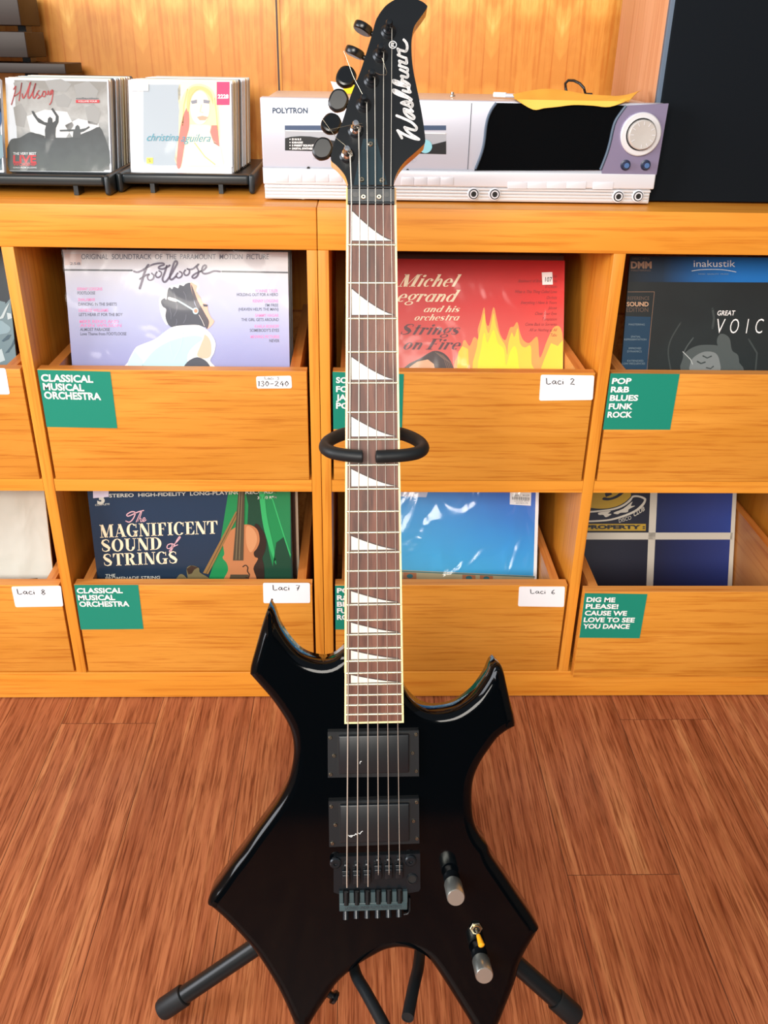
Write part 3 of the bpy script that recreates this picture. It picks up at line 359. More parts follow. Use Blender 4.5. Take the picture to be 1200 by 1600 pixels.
D['cdBp'] = [
    ('p', ((0.01951, 0.12302), (0.15065, 0.12514), (0.14889, 0.00988), (0.01614, 0.00806)), 'white', 1),
    ('p', ((0.02092, 0.1183), (0.07257, 0.11913), (0.07, 0.01032), (0.01776, 0.0096)), 'print_greyblue', 2),
    ('p', ((0.07266, 0.12299), (0.1269, 0.12387), (0.12543, 0.04141), (0.11925, 0.04737), (0.13152, 0.02939), (0.12646, 0.01048), (0.06495, 0.00964), (0.07129, 0.06474)), 'cream_skin', 2),
    ('p', ((0.08623, 0.11727), (0.10188, 0.12019), (0.11579, 0.11328), (0.1227, 0.09848), (0.12545, 0.07756), (0.12543, 0.04141), (0.11622, 0.05336), (0.11174, 0.06534), (0.07881, 0.06485), (0.07288, 0.05273), (0.06854, 0.0285), (0.06969, 0.07672), (0.07401, 0.1007)), 'blonde', 3),
    ('p', ((0.07331, 0.07077), (0.08186, 0.08888), (0.08382, 0.06492), (0.077, 0.04072), (0.07062, 0.00972), (0.06495, 0.00964), (0.06758, 0.04058)), 'red_hair', 4),
    ('p', ((0.11488, 0.06539), (0.12335, 0.06551), (0.12535, 0.03687), (0.11756, 0.0413), (0.1125, 0.05632)), 'red_hair', 4),
    ('p', ((0.11282, 0.08876), (0.11257, 0.09381), (0.11164, 0.0986), (0.11009, 0.10287), (0.10798, 0.10643), (0.10543, 0.10909), (0.10256, 0.11071), (0.09951, 0.11123), (0.09645, 0.11062), (0.09351, 0.1089), (0.09085, 0.10616), (0.08859, 0.10253), (0.08686, 0.09821), (0.08574, 0.09339), (0.08528, 0.08833), (0.08551, 0.08327), (0.08643, 0.07848), (0.08797, 0.07418), (0.09008, 0.0706), (0.09263, 0.06792), (0.09551, 0.06627), (0.09857, 0.06574), (0.10165, 0.06636), (0.10461, 0.0681), (0.10728, 0.07086), (0.10953, 0.0745), (0.11126, 0.07885), (0.11237, 0.08369)), 'face_pale', 5),
    ('p', ((0.08642, 0.09731), (0.0952, 0.09924), (0.0951, 0.09446), (0.0882, 0.09316)), 'eye_print', 6),
    ('p', ((0.10396, 0.09938), (0.11331, 0.09833), (0.11198, 0.09413), (0.10448, 0.09461)), 'eye_print', 6),
    ('p', ((0.09471, 0.0759), (0.10258, 0.07782), (0.11038, 0.07613), (0.10653, 0.07187), (0.09838, 0.07175)), 'lip_print', 6),
    ('r', ((0.10131, 0.09217), (0.09925, 0.08316), (0.10298, 0.08202)), 0.00125, 'lip_pale', 6),
    ('p', ((0.08489, 0.11279), (0.09964, 0.11719), (0.11417, 0.11028), (0.11758, 0.09242), (0.11249, 0.10429), (0.09955, 0.11302), (0.0875, 0.10389), (0.08297, 0.08291), (0.08067, 0.09185)), 'blonde_dark', 6),
    ('r', ((0.08239, 0.11275), (0.07692, 0.09179), (0.07442, 0.06478)), 0.00187, 'blonde_dark', 4),
    ('r', ((0.11962, 0.10142), (0.1218, 0.0835), (0.12324, 0.05949)), 0.00156, 'blonde_dark', 4),
    ('p', ((0.09109, 0.05299), (0.10993, 0.05327), (0.1269, 0.03538), (0.1312, 0.01055), (0.0807, 0.00986), (0.08441, 0.03478)), 'face_pale', 4),
    ('r', ((0.09083, 0.04092), (0.10461, 0.02295), (0.1186, 0.01251)), 0.00157, 'blonde_dark', 5),
    ('t', 'christina', (0.02343, 0.04297), (0.06765, 0.0436), (0.02589, 0.05264), 'teal_print', 7, 0, 0.2, 'b'),
    ('t', 'aguilera', (0.07139, 0.04245), (0.11225, 0.04304), (0.07383, 0.05274), 'teal_print', 7, 0, 0.2, 'b'),
    ('p', ((0.12315, 0.12321), (0.14094, 0.1235), (0.14044, 0.09277), (0.12259, 0.0925)), 'pink_hot', 6),
    ('t', '2228', (0.12431, 0.10119), (0.13933, 0.10143), (0.1244, 0.10626), 'white', 7, 0.04, 0, 'b'),
    ('p', ((0.00254, 0.1263), (0.02831, 0.12672), (0.02782, 0.1095), (0.00201, 0.10909)), 'white', 8),
    ('p', ((0.02278, 0.02029), (0.03189, 0.02042), (0.03167, 0.01253), (0.02255, 0.0124)), 'yellow_print', 4),
    ('t', 'S', (0.02544, 0.01457), (0.02859, 0.01461), (0.02555, 0.01851), 'ink', 5, 0, 0, 'b'),
]
D['cdA'] = (-0.43753, 0.15, -0.00073)
D['cdAp'] = [
    ('p', ((0.00166, 0.03871), (0.01686, 0.04493), (0.03275, 0.05266), (0.048, 0.04628), (0.06975, 0.0457), (0.0916, 0.04692), (0.11373, 0.05535), (0.13094, 0.0571), (0.13147, 0.00095), (0.00035, -0.00082)), 'crowd_dark', 2),
    ('p', ((0.0275, 0.07351), (0.0527, 0.08284), (0.0836, 0.08033), (0.09221, 0.06252), (0.07567, 0.03827), (0.03518, 0.03768)), 'mist_white', 1),
    ('p', ((0.07977, 0.06234), (0.09879, 0.0716), (0.12658, 0.06603), (0.12771, 0.05405), (0.09439, 0.03853)), 'mist_white', 1),
    ('p', ((0.01107, 0.11777), (0.02788, 0.12159), (0.03858, 0.1129), (0.03245, 0.10036), (0.01585, 0.10187)), 'cloud_grey', 1),
    ('p', ((0.05439, 0.12143), (0.07675, 0.12475), (0.09129, 0.11759), (0.08345, 0.10709), (0.06123, 0.10822)), 'cloud_grey', 1),
    ('p', ((0.09433, 0.11616), (0.11496, 0.12182), (0.12811, 0.10869), (0.1206, 0.08984), (0.10021, 0.0922)), 'cloud_grey', 1),
    ('p', ((0.00949, 0.08515), (0.02088, 0.09067), (0.02768, 0.07739), (0.02309, 0.0585), (0.01205, 0.06103)), 'cloud_grey', 1),
    ('p', ((0.10868, 0.08668), (0.12191, 0.09165), (0.13019, 0.07985), (0.12523, 0.06302), (0.11223, 0.06522)), 'cloud_grey', 1),
    ('p', ((0.06586, 0.10088), (0.08085, 0.10409), (0.09046, 0.09681), (0.08509, 0.08631), (0.07026, 0.08757)), 'cloud_grey', 1),
    ('p', ((0.05197, 0.04454), (0.05181, 0.05534), (0.05363, 0.06135), (0.04325, 0.06538), (0.03685, 0.07454), (0.03433, 0.08047), (0.03713, 0.08081), (0.04233, 0.07254), (0.05197, 0.06611), (0.05599, 0.06557), (0.05684, 0.07097), (0.05974, 0.0734), (0.06274, 0.07106), (0.06313, 0.06568), (0.06696, 0.06813), (0.06783, 0.07412), (0.06172, 0.08357), (0.06397, 0.08539), (0.07187, 0.07418), (0.07124, 0.0664), (0.06718, 0.05856), (0.0662, 0.05015), (0.06657, 0.04415)), 'silhouette', 3),
    ('p', ((0.08999, 0.04569), (0.09127, 0.05442), (0.07258, 0.05384), (0.07237, 0.05624), (0.09356, 0.05715), (0.09465, 0.06106), (0.09753, 0.0632), (0.09994, 0.06114), (0.10072, 0.05726), (0.1092, 0.05918), (0.11335, 0.06194), (0.11452, 0.05986), (0.10559, 0.05433), (0.10118, 0.05306), (0.10153, 0.04586)), 'silhouette2', 3),
    ('p', ((0.0321, 0.05205), (0.04505, 0.04984), (0.05269, 0.04695), (0.04792, 0.04448), (0.03258, 0.04906)), 'silhouette', 3),
    ('r', ((0.01125, 0.10891), (0.01455, 0.1134), (0.0122, 0.103), (0.00719, 0.08868)), 0.00124, 'red_brush', 4),
    ('r', ((0.01206, 0.10003), (0.01975, 0.10608), (0.02278, 0.11796), (0.01796, 0.09419)), 0.00124, 'red_brush', 4),
    ('r', ((0.0227, 0.10317), (0.02366, 0.09725), (0.02895, 0.10475), (0.03517, 0.11935), (0.03074, 0.10329), (0.0317, 0.09738), (0.03767, 0.10637), (0.04188, 0.11768), (0.03753, 0.1034), (0.0385, 0.09748), (0.04374, 0.10409)), 0.00154, 'red_brush', 4),
    ('r', ((0.04608, 0.10798), (0.04279, 0.10348), (0.04668, 0.10058), (0.04342, 0.09697), (0.04884, 0.10061), (0.0522, 0.1066), (0.05526, 0.10605), (0.05346, 0.10009), (0.05042, 0.10123), (0.05253, 0.1072), (0.05726, 0.10223), (0.05875, 0.10818), (0.06035, 0.10228), (0.06498, 0.10917), (0.06178, 0.10675), (0.06222, 0.10261), (0.06557, 0.10859), (0.06313, 0.0949), (0.05981, 0.08949)), 0.00124, 'red_brush', 4),
    ('t', 'collection', (0.09668, 0.09721), (0.12771, 0.09769), (0.09677, 0.09959), 'ink_grey', 4, 0.02, 0, 'b'),
    ('p', ((0.09664, 0.09631), (0.12923, 0.09682), (0.1291, 0.09295), (0.09649, 0.09244)), 'red_print', 4),
    ('t', 'VOLUME FOUR', (0.09963, 0.09339), (0.12602, 0.0938), (0.09971, 0.09547), 'white', 5, 0, 0, 'b'),
    ('t', 'THE VERY BEST', (0.00643, 0.02162), (0.03852, 0.02207), (0.00659, 0.02494), 'silver_print', 4, 0.02, 0, 'b'),
    ('t', 'LIVE', (0.00592, 0.01105), (0.03805, 0.01149), (0.00638, 0.02072), 'red_print', 4, 0.03, 0, 'b'),
    ('t', 'WORSHIP', (0.00571, 0.00682), (0.03848, 0.00726), (0.0059, 0.01075), 'red_print', 4, 0.02, 0, 'b'),
    ('t', 'SONGS FROM HILLSONG', (0.00555, 0.00349), (0.03833, 0.00393), (0.00564, 0.0053), 'silver_print', 4, 0.01, 0, 'b'),
]
D['cdL'] = (-0.58158, 0.133, -0.0044)
D['cdLp'] = [
    ('p', ((0.12145, 0.06217), (0.14557, 0.08609), (0.14622, 0.06844), (0.13248, 0.03866)), 'band_mid', 2),
    ('p', ((0.11377, 0.03246), (0.14228, 0.05066), (0.14541, 0.02101), (0.12481, 0.00879)), 'sea_light', 2),
    ('p', ((0.10919, 0.11829), (0.16212, 0.11915), (0.16139, 0.10394), (0.10838, 0.1031)), 'white', 4),
    ('t', 'HR 8', (0.13631, 0.11406), (0.15458, 0.11435), (0.13646, 0.11698), 'ink_grey', 5, 0, 0, 'b'),
    ('p', ((0.12954, 0.10051), (0.14615, 0.09784), (0.14375, 0.08019), (0.12817, 0.07407)), 'silhouette', 2),
]
D['stereo'] = [
    ('t', 'POLYTRON', (-0.24602, 0.10703), (-0.20122, 0.10768), (-0.24577, 0.11314), 'ink_blue', 2, 0.035, 0, 'b'),
    ('t', 'COMPACT COMPONENT', (-0.19605, 0.10713), (-0.15739, 0.10769), (-0.19602, 0.10861), 'label_grey', 2, 0, 0, 'b'),
    ('p', ((-0.2308, 0.0928), (-0.02393, 0.09578), (-0.02365, 0.09009), (-0.231, 0.08713)), 'slot_blue', 1),
    ('r', ((-0.23101, 0.08675), (-0.02347, 0.08628)), 0.00131, 'white', 2),
    ('p', ((-0.23078, 0.08637), (-0.02345, 0.08589), (-0.02225, 0.06122), (-0.2316, 0.063)), 'panel_grey', 1),
    ('p', ((-0.23109, 0.07761), (-0.22305, 0.07956), (-0.21069, 0.08049), (-0.19836, 0.08021), (-0.18605, 0.07863), (-0.16959, 0.0758), (-0.13654, 0.07049), (-0.08669, 0.06732), (-0.06176, 0.06844), (-0.04111, 0.07259), (-0.02302, 0.07708), (-0.02225, 0.06122), (-0.2316, 0.063)), 'panel_black', 2),
    ('t', 'D N R S', (-0.22216, 0.07547), (-0.21037, 0.07563), (-0.22209, 0.07753), 'white', 3, 0.05, 0, 'b'),
    ('p', ((-0.22376, 0.07653), (-0.22377, 0.0767), (-0.22383, 0.07686), (-0.22392, 0.077), (-0.22404, 0.07712), (-0.2242, 0.07721), (-0.22437, 0.07726), (-0.22455, 0.07728), (-0.22473, 0.07726), (-0.2249, 0.0772), (-0.22506, 0.07711), (-0.2252, 0.07698), (-0.2253, 0.07684), (-0.22536, 0.07668), (-0.22539, 0.07651), (-0.22537, 0.07634), (-0.22532, 0.07618), (-0.22523, 0.07604), (-0.2251, 0.07592), (-0.22495, 0.07583), (-0.22478, 0.07578), (-0.2246, 0.07576), (-0.22441, 0.07578), (-0.22424, 0.07584), (-0.22408, 0.07593), (-0.22395, 0.07606), (-0.22385, 0.0762), (-0.22378, 0.07636)), 'white', 3),
    ('t', 'KARAOKE', (-0.22228, 0.07167), (-0.20837, 0.07186), (-0.22221, 0.07373), 'white', 3, 0.05, 0, 'b'),
    ('p', ((-0.22388, 0.07273), (-0.22389, 0.0729), (-0.22395, 0.07306), (-0.22404, 0.0732), (-0.22417, 0.07332), (-0.22432, 0.07341), (-0.22449, 0.07346), (-0.22467, 0.07348), (-0.22485, 0.07346), (-0.22503, 0.0734), (-0.22519, 0.07331), (-0.22532, 0.07319), (-0.22542, 0.07304), (-0.22549, 0.07288), (-0.22551, 0.07271), (-0.2255, 0.07254), (-0.22544, 0.07238), (-0.22535, 0.07224), (-0.22522, 0.07212), (-0.22507, 0.07203), (-0.2249, 0.07197), (-0.22472, 0.07196), (-0.22454, 0.07198), (-0.22436, 0.07204), (-0.2242, 0.07213), (-0.22407, 0.07225), (-0.22397, 0.0724), (-0.2239, 0.07256)), 'white', 3),
    ('t', '5 PRESET EQUALIZER', (-0.22239, 0.06807), (-0.19019, 0.06852), (-0.22232, 0.07014), 'white', 3, 0.05, 0, 'b'),
    ('p', ((-0.22399, 0.06914), (-0.22401, 0.06931), (-0.22406, 0.06947), (-0.22416, 0.06961), (-0.22428, 0.06973), (-0.22443, 0.06982), (-0.22461, 0.06987), (-0.22479, 0.06989), (-0.22497, 0.06987), (-0.22514, 0.06981), (-0.2253, 0.06972), (-0.22544, 0.06959), (-0.22554, 0.06945), (-0.2256, 0.06928), (-0.22563, 0.06911), (-0.22561, 0.06894), (-0.22556, 0.06878), (-0.22547, 0.06864), (-0.22534, 0.06852), (-0.22519, 0.06843), (-0.22502, 0.06838), (-0.22484, 0.06836), (-0.22465, 0.06838), (-0.22448, 0.06844), (-0.22432, 0.06854), (-0.22419, 0.06866), (-0.22408, 0.0688), (-0.22402, 0.06897)), 'white', 3),
    ('t', 'DIGITAL SYNTHESIZER', (-0.22251, 0.06435), (-0.18932, 0.06481), (-0.22244, 0.06643), 'white', 3, 0.05, 0, 'b'),
    ('p', ((-0.22411, 0.06542), (-0.22413, 0.06559), (-0.22418, 0.06575), (-0.22427, 0.0659), (-0.2244, 0.06602), (-0.22455, 0.06611), (-0.22472, 0.06616), (-0.22491, 0.06618), (-0.22509, 0.06616), (-0.22526, 0.0661), (-0.22542, 0.066), (-0.22556, 0.06588), (-0.22566, 0.06573), (-0.22572, 0.06557), (-0.22575, 0.0654), (-0.22574, 0.06523), (-0.22568, 0.06507), (-0.22559, 0.06493), (-0.22546, 0.06481), (-0.22531, 0.06472), (-0.22514, 0.06466), (-0.22496, 0.06465), (-0.22477, 0.06467), (-0.2246, 0.06473), (-0.22444, 0.06482), (-0.22431, 0.06494), (-0.2242, 0.06509), (-0.22414, 0.06525)), 'white', 3),
    ('t', 'DECK', (-0.19543, 0.05284), (-0.18717, 0.05296), (-0.19538, 0.05538), 'label_grey', 2, 0, 0, 'b'),
    ('t', 'B', (-0.18187, 0.05303), (-0.1801, 0.05305), (-0.18184, 0.05524), 'label_grey', 2, 0, 0, 'b'),
    ('p', ((-0.04102, 0.07047), (-0.04132, 0.07227), (-0.04203, 0.07397), (-0.04313, 0.07549), (-0.04456, 0.07675), (-0.04625, 0.07769), (-0.04812, 0.07826), (-0.05006, 0.07843), (-0.05199, 0.0782), (-0.05381, 0.07758), (-0.05543, 0.0766), (-0.05676, 0.0753), (-0.05775, 0.07375), (-0.05833, 0.07203), (-0.05849, 0.07023), (-0.05821, 0.06842), (-0.0575, 0.06671), (-0.05641, 0.06519), (-0.05498, 0.06391), (-0.05328, 0.06297), (-0.05141, 0.06239), (-0.04945, 0.06221), (-0.04751, 0.06244), (-0.04568, 0.06307), (-0.04406, 0.06406), (-0.04272, 0.06537), (-0.04174, 0.06693), (-0.04117, 0.06866)), 'disc_cyan', 4),
    ('t', 'A', (-0.06729, 0.05201), (-0.06478, 0.05204), (-0.06737, 0.05475), 'label_grey', 2, 0, 0, 'b'),
    ('r', ((-0.06085, 0.05347), (-0.06117, 0.05256), (-0.06214, 0.05179), (-0.06362, 0.05126), (-0.06538, 0.05105), (-0.06715, 0.05121), (-0.06865, 0.0517), (-0.06968, 0.05245), (-0.07005, 0.05334), (-0.06973, 0.05425), (-0.06875, 0.05502), (-0.06728, 0.05555), (-0.06552, 0.05575), (-0.06376, 0.0556), (-0.06225, 0.05511), (-0.06123, 0.05436), (-0.06085, 0.05347)), 0.00025, 'label_grey', 2),
    ('r', ((0.00746, 0.12212), (0.00696, 0.04178)), 0.00103, 'seam_dark', 2),
]
D['st'] = {'screen': ((0.03847, 0.12333),
    (0.03291, 0.11524),
    (0.02906, 0.1058),
    (0.02717, 0.09443),
    (0.02658, 0.08201),
    (0.02529, 0.07042),
    (0.0223, 0.0587),
    (0.01696, 0.04389),
    (0.01538, 0.04208),
    (0.18193, 0.0447),
    (0.18188, 0.04536),
    (0.18503, 0.05594),
    (0.18801, 0.06748),
    (0.19013, 0.08097),
    (0.19126, 0.09328),
    (0.19362, 0.10448),
    (0.19941, 0.11463),
    (0.20488, 0.1227)), 'dial': (0.22806, 0.08923), 'knobs': ((0.2139, 0.05162),
    (0.24046, 0.05198)), 'jacks': ((0.01638, 0.01285),
    (0.04459, 0.01281),
    (0.2102, 0.01214),
    (0.23669, 0.0128)), 'btns': (((-0.24463, 0.03468),
    (-0.22824, 0.02458)),
    ((-0.22706, 0.03492),
    (-0.21059, 0.02481)),
    ((-0.20948, 0.03515),
    (-0.19292, 0.02504)),
    ((-0.19189, 0.03538),
    (-0.17525, 0.02527)),
    ((-0.17428, 0.03561),
    (-0.15756, 0.0255)),
    ((-0.07999, 0.03289),
    (-0.06331, 0.02296)),
    ((-0.06279, 0.03311),
    (-0.04602, 0.02318)),
    ((-0.04557, 0.03334),
    (-0.02873, 0.02341)),
    ((-0.02834, 0.03356),
    (-0.01142, 0.02363)),
    ((0.06084, 0.02874),
    (0.08673, 0.02022)),
    ((0.08678, 0.02908),
    (0.11278, 0.02056)),
    ((0.11274, 0.02941),
    (0.13886, 0.02089)),
    ((0.13873, 0.02975),
    (0.16497, 0.02123)),
    ((0.17419, 0.02981),
    (0.20108, 0.02088))), 'top': ((-0.26179, 0.12731),
    (0.25497, 0.1232)), 'low': ((-0.26097, 0.04077),
    (0.25637, 0.0413)), 'rib': ((-0.26105, 0.02096),
    (0.25891, 0.02527)), 'bot': ((-0.26097, 0.00408),
    (0.25726, 0.00282)), 'holes': ((-0.20171, 0.0418),
    (-0.07203, 0.04069)), 'feet': ((-0.21703, 0.0022),
    (-0.00641, -0.00006),
    (0.18584, -0.00095))}
D['gm'] = ((0.99985, -0.01007, 0.01434), (0.01695, 0.34904, -0.93695), (0.00443, 0.93705, 0.34916), (0.07205, -0.57032, 0.24923))
D['body'] = [
    (-0.10231, 0.27035, 1),
    (-0.09762, 0.26207, 0),
    (-0.09261, 0.2468, 0),
    (-0.08439, 0.23251, 0),
    (-0.07396, 0.22031, 0),
    (-0.0634, 0.21399, 0),
    (-0.05064, 0.21114, 0),
    (-0.03994, 0.21317, 0),
    (-0.03133, 0.21963, 0),
    (-0.02744, 0.22396, 1),
    (0.0311, 0.18302, 1),
    (0.0326, 0.17922, 0),
    (0.03675, 0.17177, 0),
    (0.04342, 0.16477, 0),
    (0.05177, 0.15944, 0),
    (0.0618, 0.15701, 0),
    (0.07517, 0.15814, 0),
    (0.0852, 0.16175, 0),
    (0.0952, 0.16812, 0),
    (0.10351, 0.17573, 0),
    (0.11011, 0.18507, 0),
    (0.11504, 0.19356, 0),
    (0.11911, 0.20376, 0),
    (0.12357, 0.20813, 1),
    (0.12829, 0.20446, 0),
    (0.13173, 0.1967, 0),
    (0.13529, 0.18119, 0),
    (0.13884, 0.16562, 0),
    (0.14204, 0.1524, 0),
    (0.1439, 0.14112, 0),
    (0.14167, 0.13901, 1),
    (0.13456, 0.13492, 0),
    (0.12616, 0.12811, 0),
    (0.1189, 0.11807, 0),
    (0.11164, 0.10716, 0),
    (0.10524, 0.09436, 0),
    (0.10154, 0.08154, 0),
    (0.10051, 0.06682, 0),
    (0.10139, 0.04872, 0),
    (0.10423, 0.03452, 0),
    (0.10993, 0.02208, 0),
    (0.11695, 0.01262, 0),
    (0.12208, -0.0004, 0),
    (0.13559, -0.0217, 0),
    (0.15114, -0.04621, 0),
    (0.16447, -0.06677, 0),
    (0.17221, -0.08034, 1),
    (0.16879, -0.08736, 0),
    (0.16464, -0.09475, 0),
    (0.15796, -0.10734, 0),
    (0.15258, -0.12114, 0),
    (0.1473, -0.14303, 0),
    (0.13829, -0.16896, 0),
    (0.13103, -0.1892, 0),
    (0.1225, -0.20739, 0),
    (0.1144, -0.21899, 1),
    (0.11017, -0.20767, 0),
    (0.10187, -0.18814, 0),
    (0.09141, -0.16931, 0),
    (0.08195, -0.15285, 0),
    (0.07255, -0.13647, 0),
    (0.06319, -0.12117, 0),
    (0.05482, -0.10995, 0),
    (0.04649, -0.10373, 0),
    (0.03726, -0.09947, 0),
    (0.02804, -0.09759, 0),
    (0.01883, -0.09789, 0),
    (0.00962, -0.10016, 0),
    (0.00123, -0.10441, 0),
    (-0.01051, -0.11122, 0),
    (-0.02059, -0.1181, 0),
    (-0.0307, -0.12679, 0),
    (-0.04084, -0.13731, 0),
    (-0.05107, -0.15329, 0),
    (-0.06132, -0.16933, 0),
    (-0.06821, -0.18189, 0),
    (-0.07382, -0.19783, 0),
    (-0.07866, -0.20649, 1),
    (-0.08117, -0.19462, 0),
    (-0.08498, -0.18127, 0),
    (-0.09458, -0.1554, 0),
    (-0.10418, -0.13334, 0),
    (-0.11378, -0.11501, 0),
    (-0.12337, -0.09857, 0),
    (-0.13457, -0.08306, 0),
    (-0.14735, -0.06758, 0),
    (-0.15693, -0.0568, 0),
    (-0.16763, -0.04643, 1),
    (-0.17079, -0.04455, 0),
    (-0.1717, -0.04155, 0),
    (-0.16821, -0.03278, 0),
    (-0.15973, -0.02132, 0),
    (-0.14754, -0.00374, 0),
    (-0.13543, 0.012, 0),
    (-0.12332, 0.02947, 0),
    (-0.10476, 0.05501, 0),
    (-0.0947, 0.07079, 0),
    (-0.08675, 0.0872, 0),
    (-0.08221, 0.10555, 0),
    (-0.08094, 0.12295, 0),
    (-0.0834, 0.13912, 0),
    (-0.08826, 0.15104, 0),
    (-0.0953, 0.16319, 0),
    (-0.10336, 0.17521, 0),
    (-0.1126, 0.18663, 0),
    (-0.12296, 0.19942, 1),
    (-0.12174, 0.20833, 0),
    (-0.11725, 0.22367, 0),
    (-0.11173, 0.24273, 0),
    (-0.10722, 0.25678, 0),
]
D['head'] = [
    (-0.02122, 0.00296),
    (-0.02262, 0.00843),
    (-0.02476, 0.01329),
    (-0.02859, 0.01814),
    (-0.0328, 0.02238),
    (-0.03616, 0.02515),
    (-0.03698, 0.02844),
    (-0.03571, 0.03515),
    (-0.03258, 0.04615),
    (-0.02639, 0.06085),
    (-0.02015, 0.08044),
    (-0.01455, 0.09517),
    (-0.00895, 0.10868),
    (-0.00332, 0.12589),
    (0.0017, 0.14187),
    (0.00548, 0.15541),
    (0.00796, 0.16035),
    (0.01069, 0.16468),
    (0.01476, 0.16965),
    (0.01906, 0.17303),
    (0.02459, 0.17606),
    (0.03254, 0.1779),
    (0.04109, 0.17705),
    (0.04841, 0.17446),
    (0.0523, 0.17157),
    (0.0535, 0.16938),
    (0.05051, 0.16441),
    (0.04617, 0.15845),
    (0.04182, 0.15225),
    (0.03981, 0.14608),
    (0.03862, 0.13747),
    (0.03842, 0.13011),
    (0.03881, 0.1203),
    (0.04005, 0.10928),
    (0.04237, 0.09704),
    (0.04528, 0.08236),
    (0.04758, 0.0689),
    (0.0494, 0.05545),
    (0.05029, 0.04627),
    (0.04976, 0.04259),
    (0.0468, 0.0395),
    (0.04211, 0.03518),
    (0.03719, 0.03086),
    (0.03226, 0.02654),
    (0.02733, 0.02075),
    (0.02386, 0.01486),
    (0.02149, 0.00873),
    (0.0207, 0.00323),
]
D['washers'] = ((0.01721, 0.14577), (0.00944, 0.1236), (0.00106, 0.10024), (-0.00645, 0.07729), (-0.01396, 0.05364), (-0.02206, 0.03038))
D['posts'] = ((0.01764, 0.14561), (0.00966, 0.12339), (0.0018, 0.10071), (-0.00509, 0.07808), (-0.0133, 0.0538), (-0.0203, 0.03004))
D['buttons'] = ((-0.00547, 0.15666), (-0.01345, 0.13394), (-0.02168, 0.11027), (-0.02903, 0.08787), (-0.03599, 0.06589), (-0.04418, 0.04231))
D['truss'] = ((-0.00715, 0.04551), (0.00534, 0.04562), (0.01489, 0.00305), (-0.01626, 0.00284))
D['trs'] = ((-0.00031, 0.04064), (-0.00873, 0.00774), (0.01003, 0.0075))
D['tails'] = (((-0.0203, 0.03004),
    (-0.01677, 0.02564),
    (-0.01887, 0.03101),
    (-0.03126, 0.04107),
    (-0.0424, 0.05651),
    (-0.04533, 0.06126)),
    ((-0.0133, 0.0538),
    (-0.00736, 0.05206),
    (-0.00793, 0.05481),
    (-0.01627, 0.05401),
    (-0.03653, 0.04939)),
    ((-0.00509, 0.07808),
    (-0.00709, 0.08082),
    (-0.01587, 0.0981),
    (-0.024, 0.12078)),
    ((0.00194, 0.10274),
    (0.00815, 0.0998),
    (0.01415, 0.09951),
    (0.01478, 0.10229),
    (0.0107, 0.11491)))
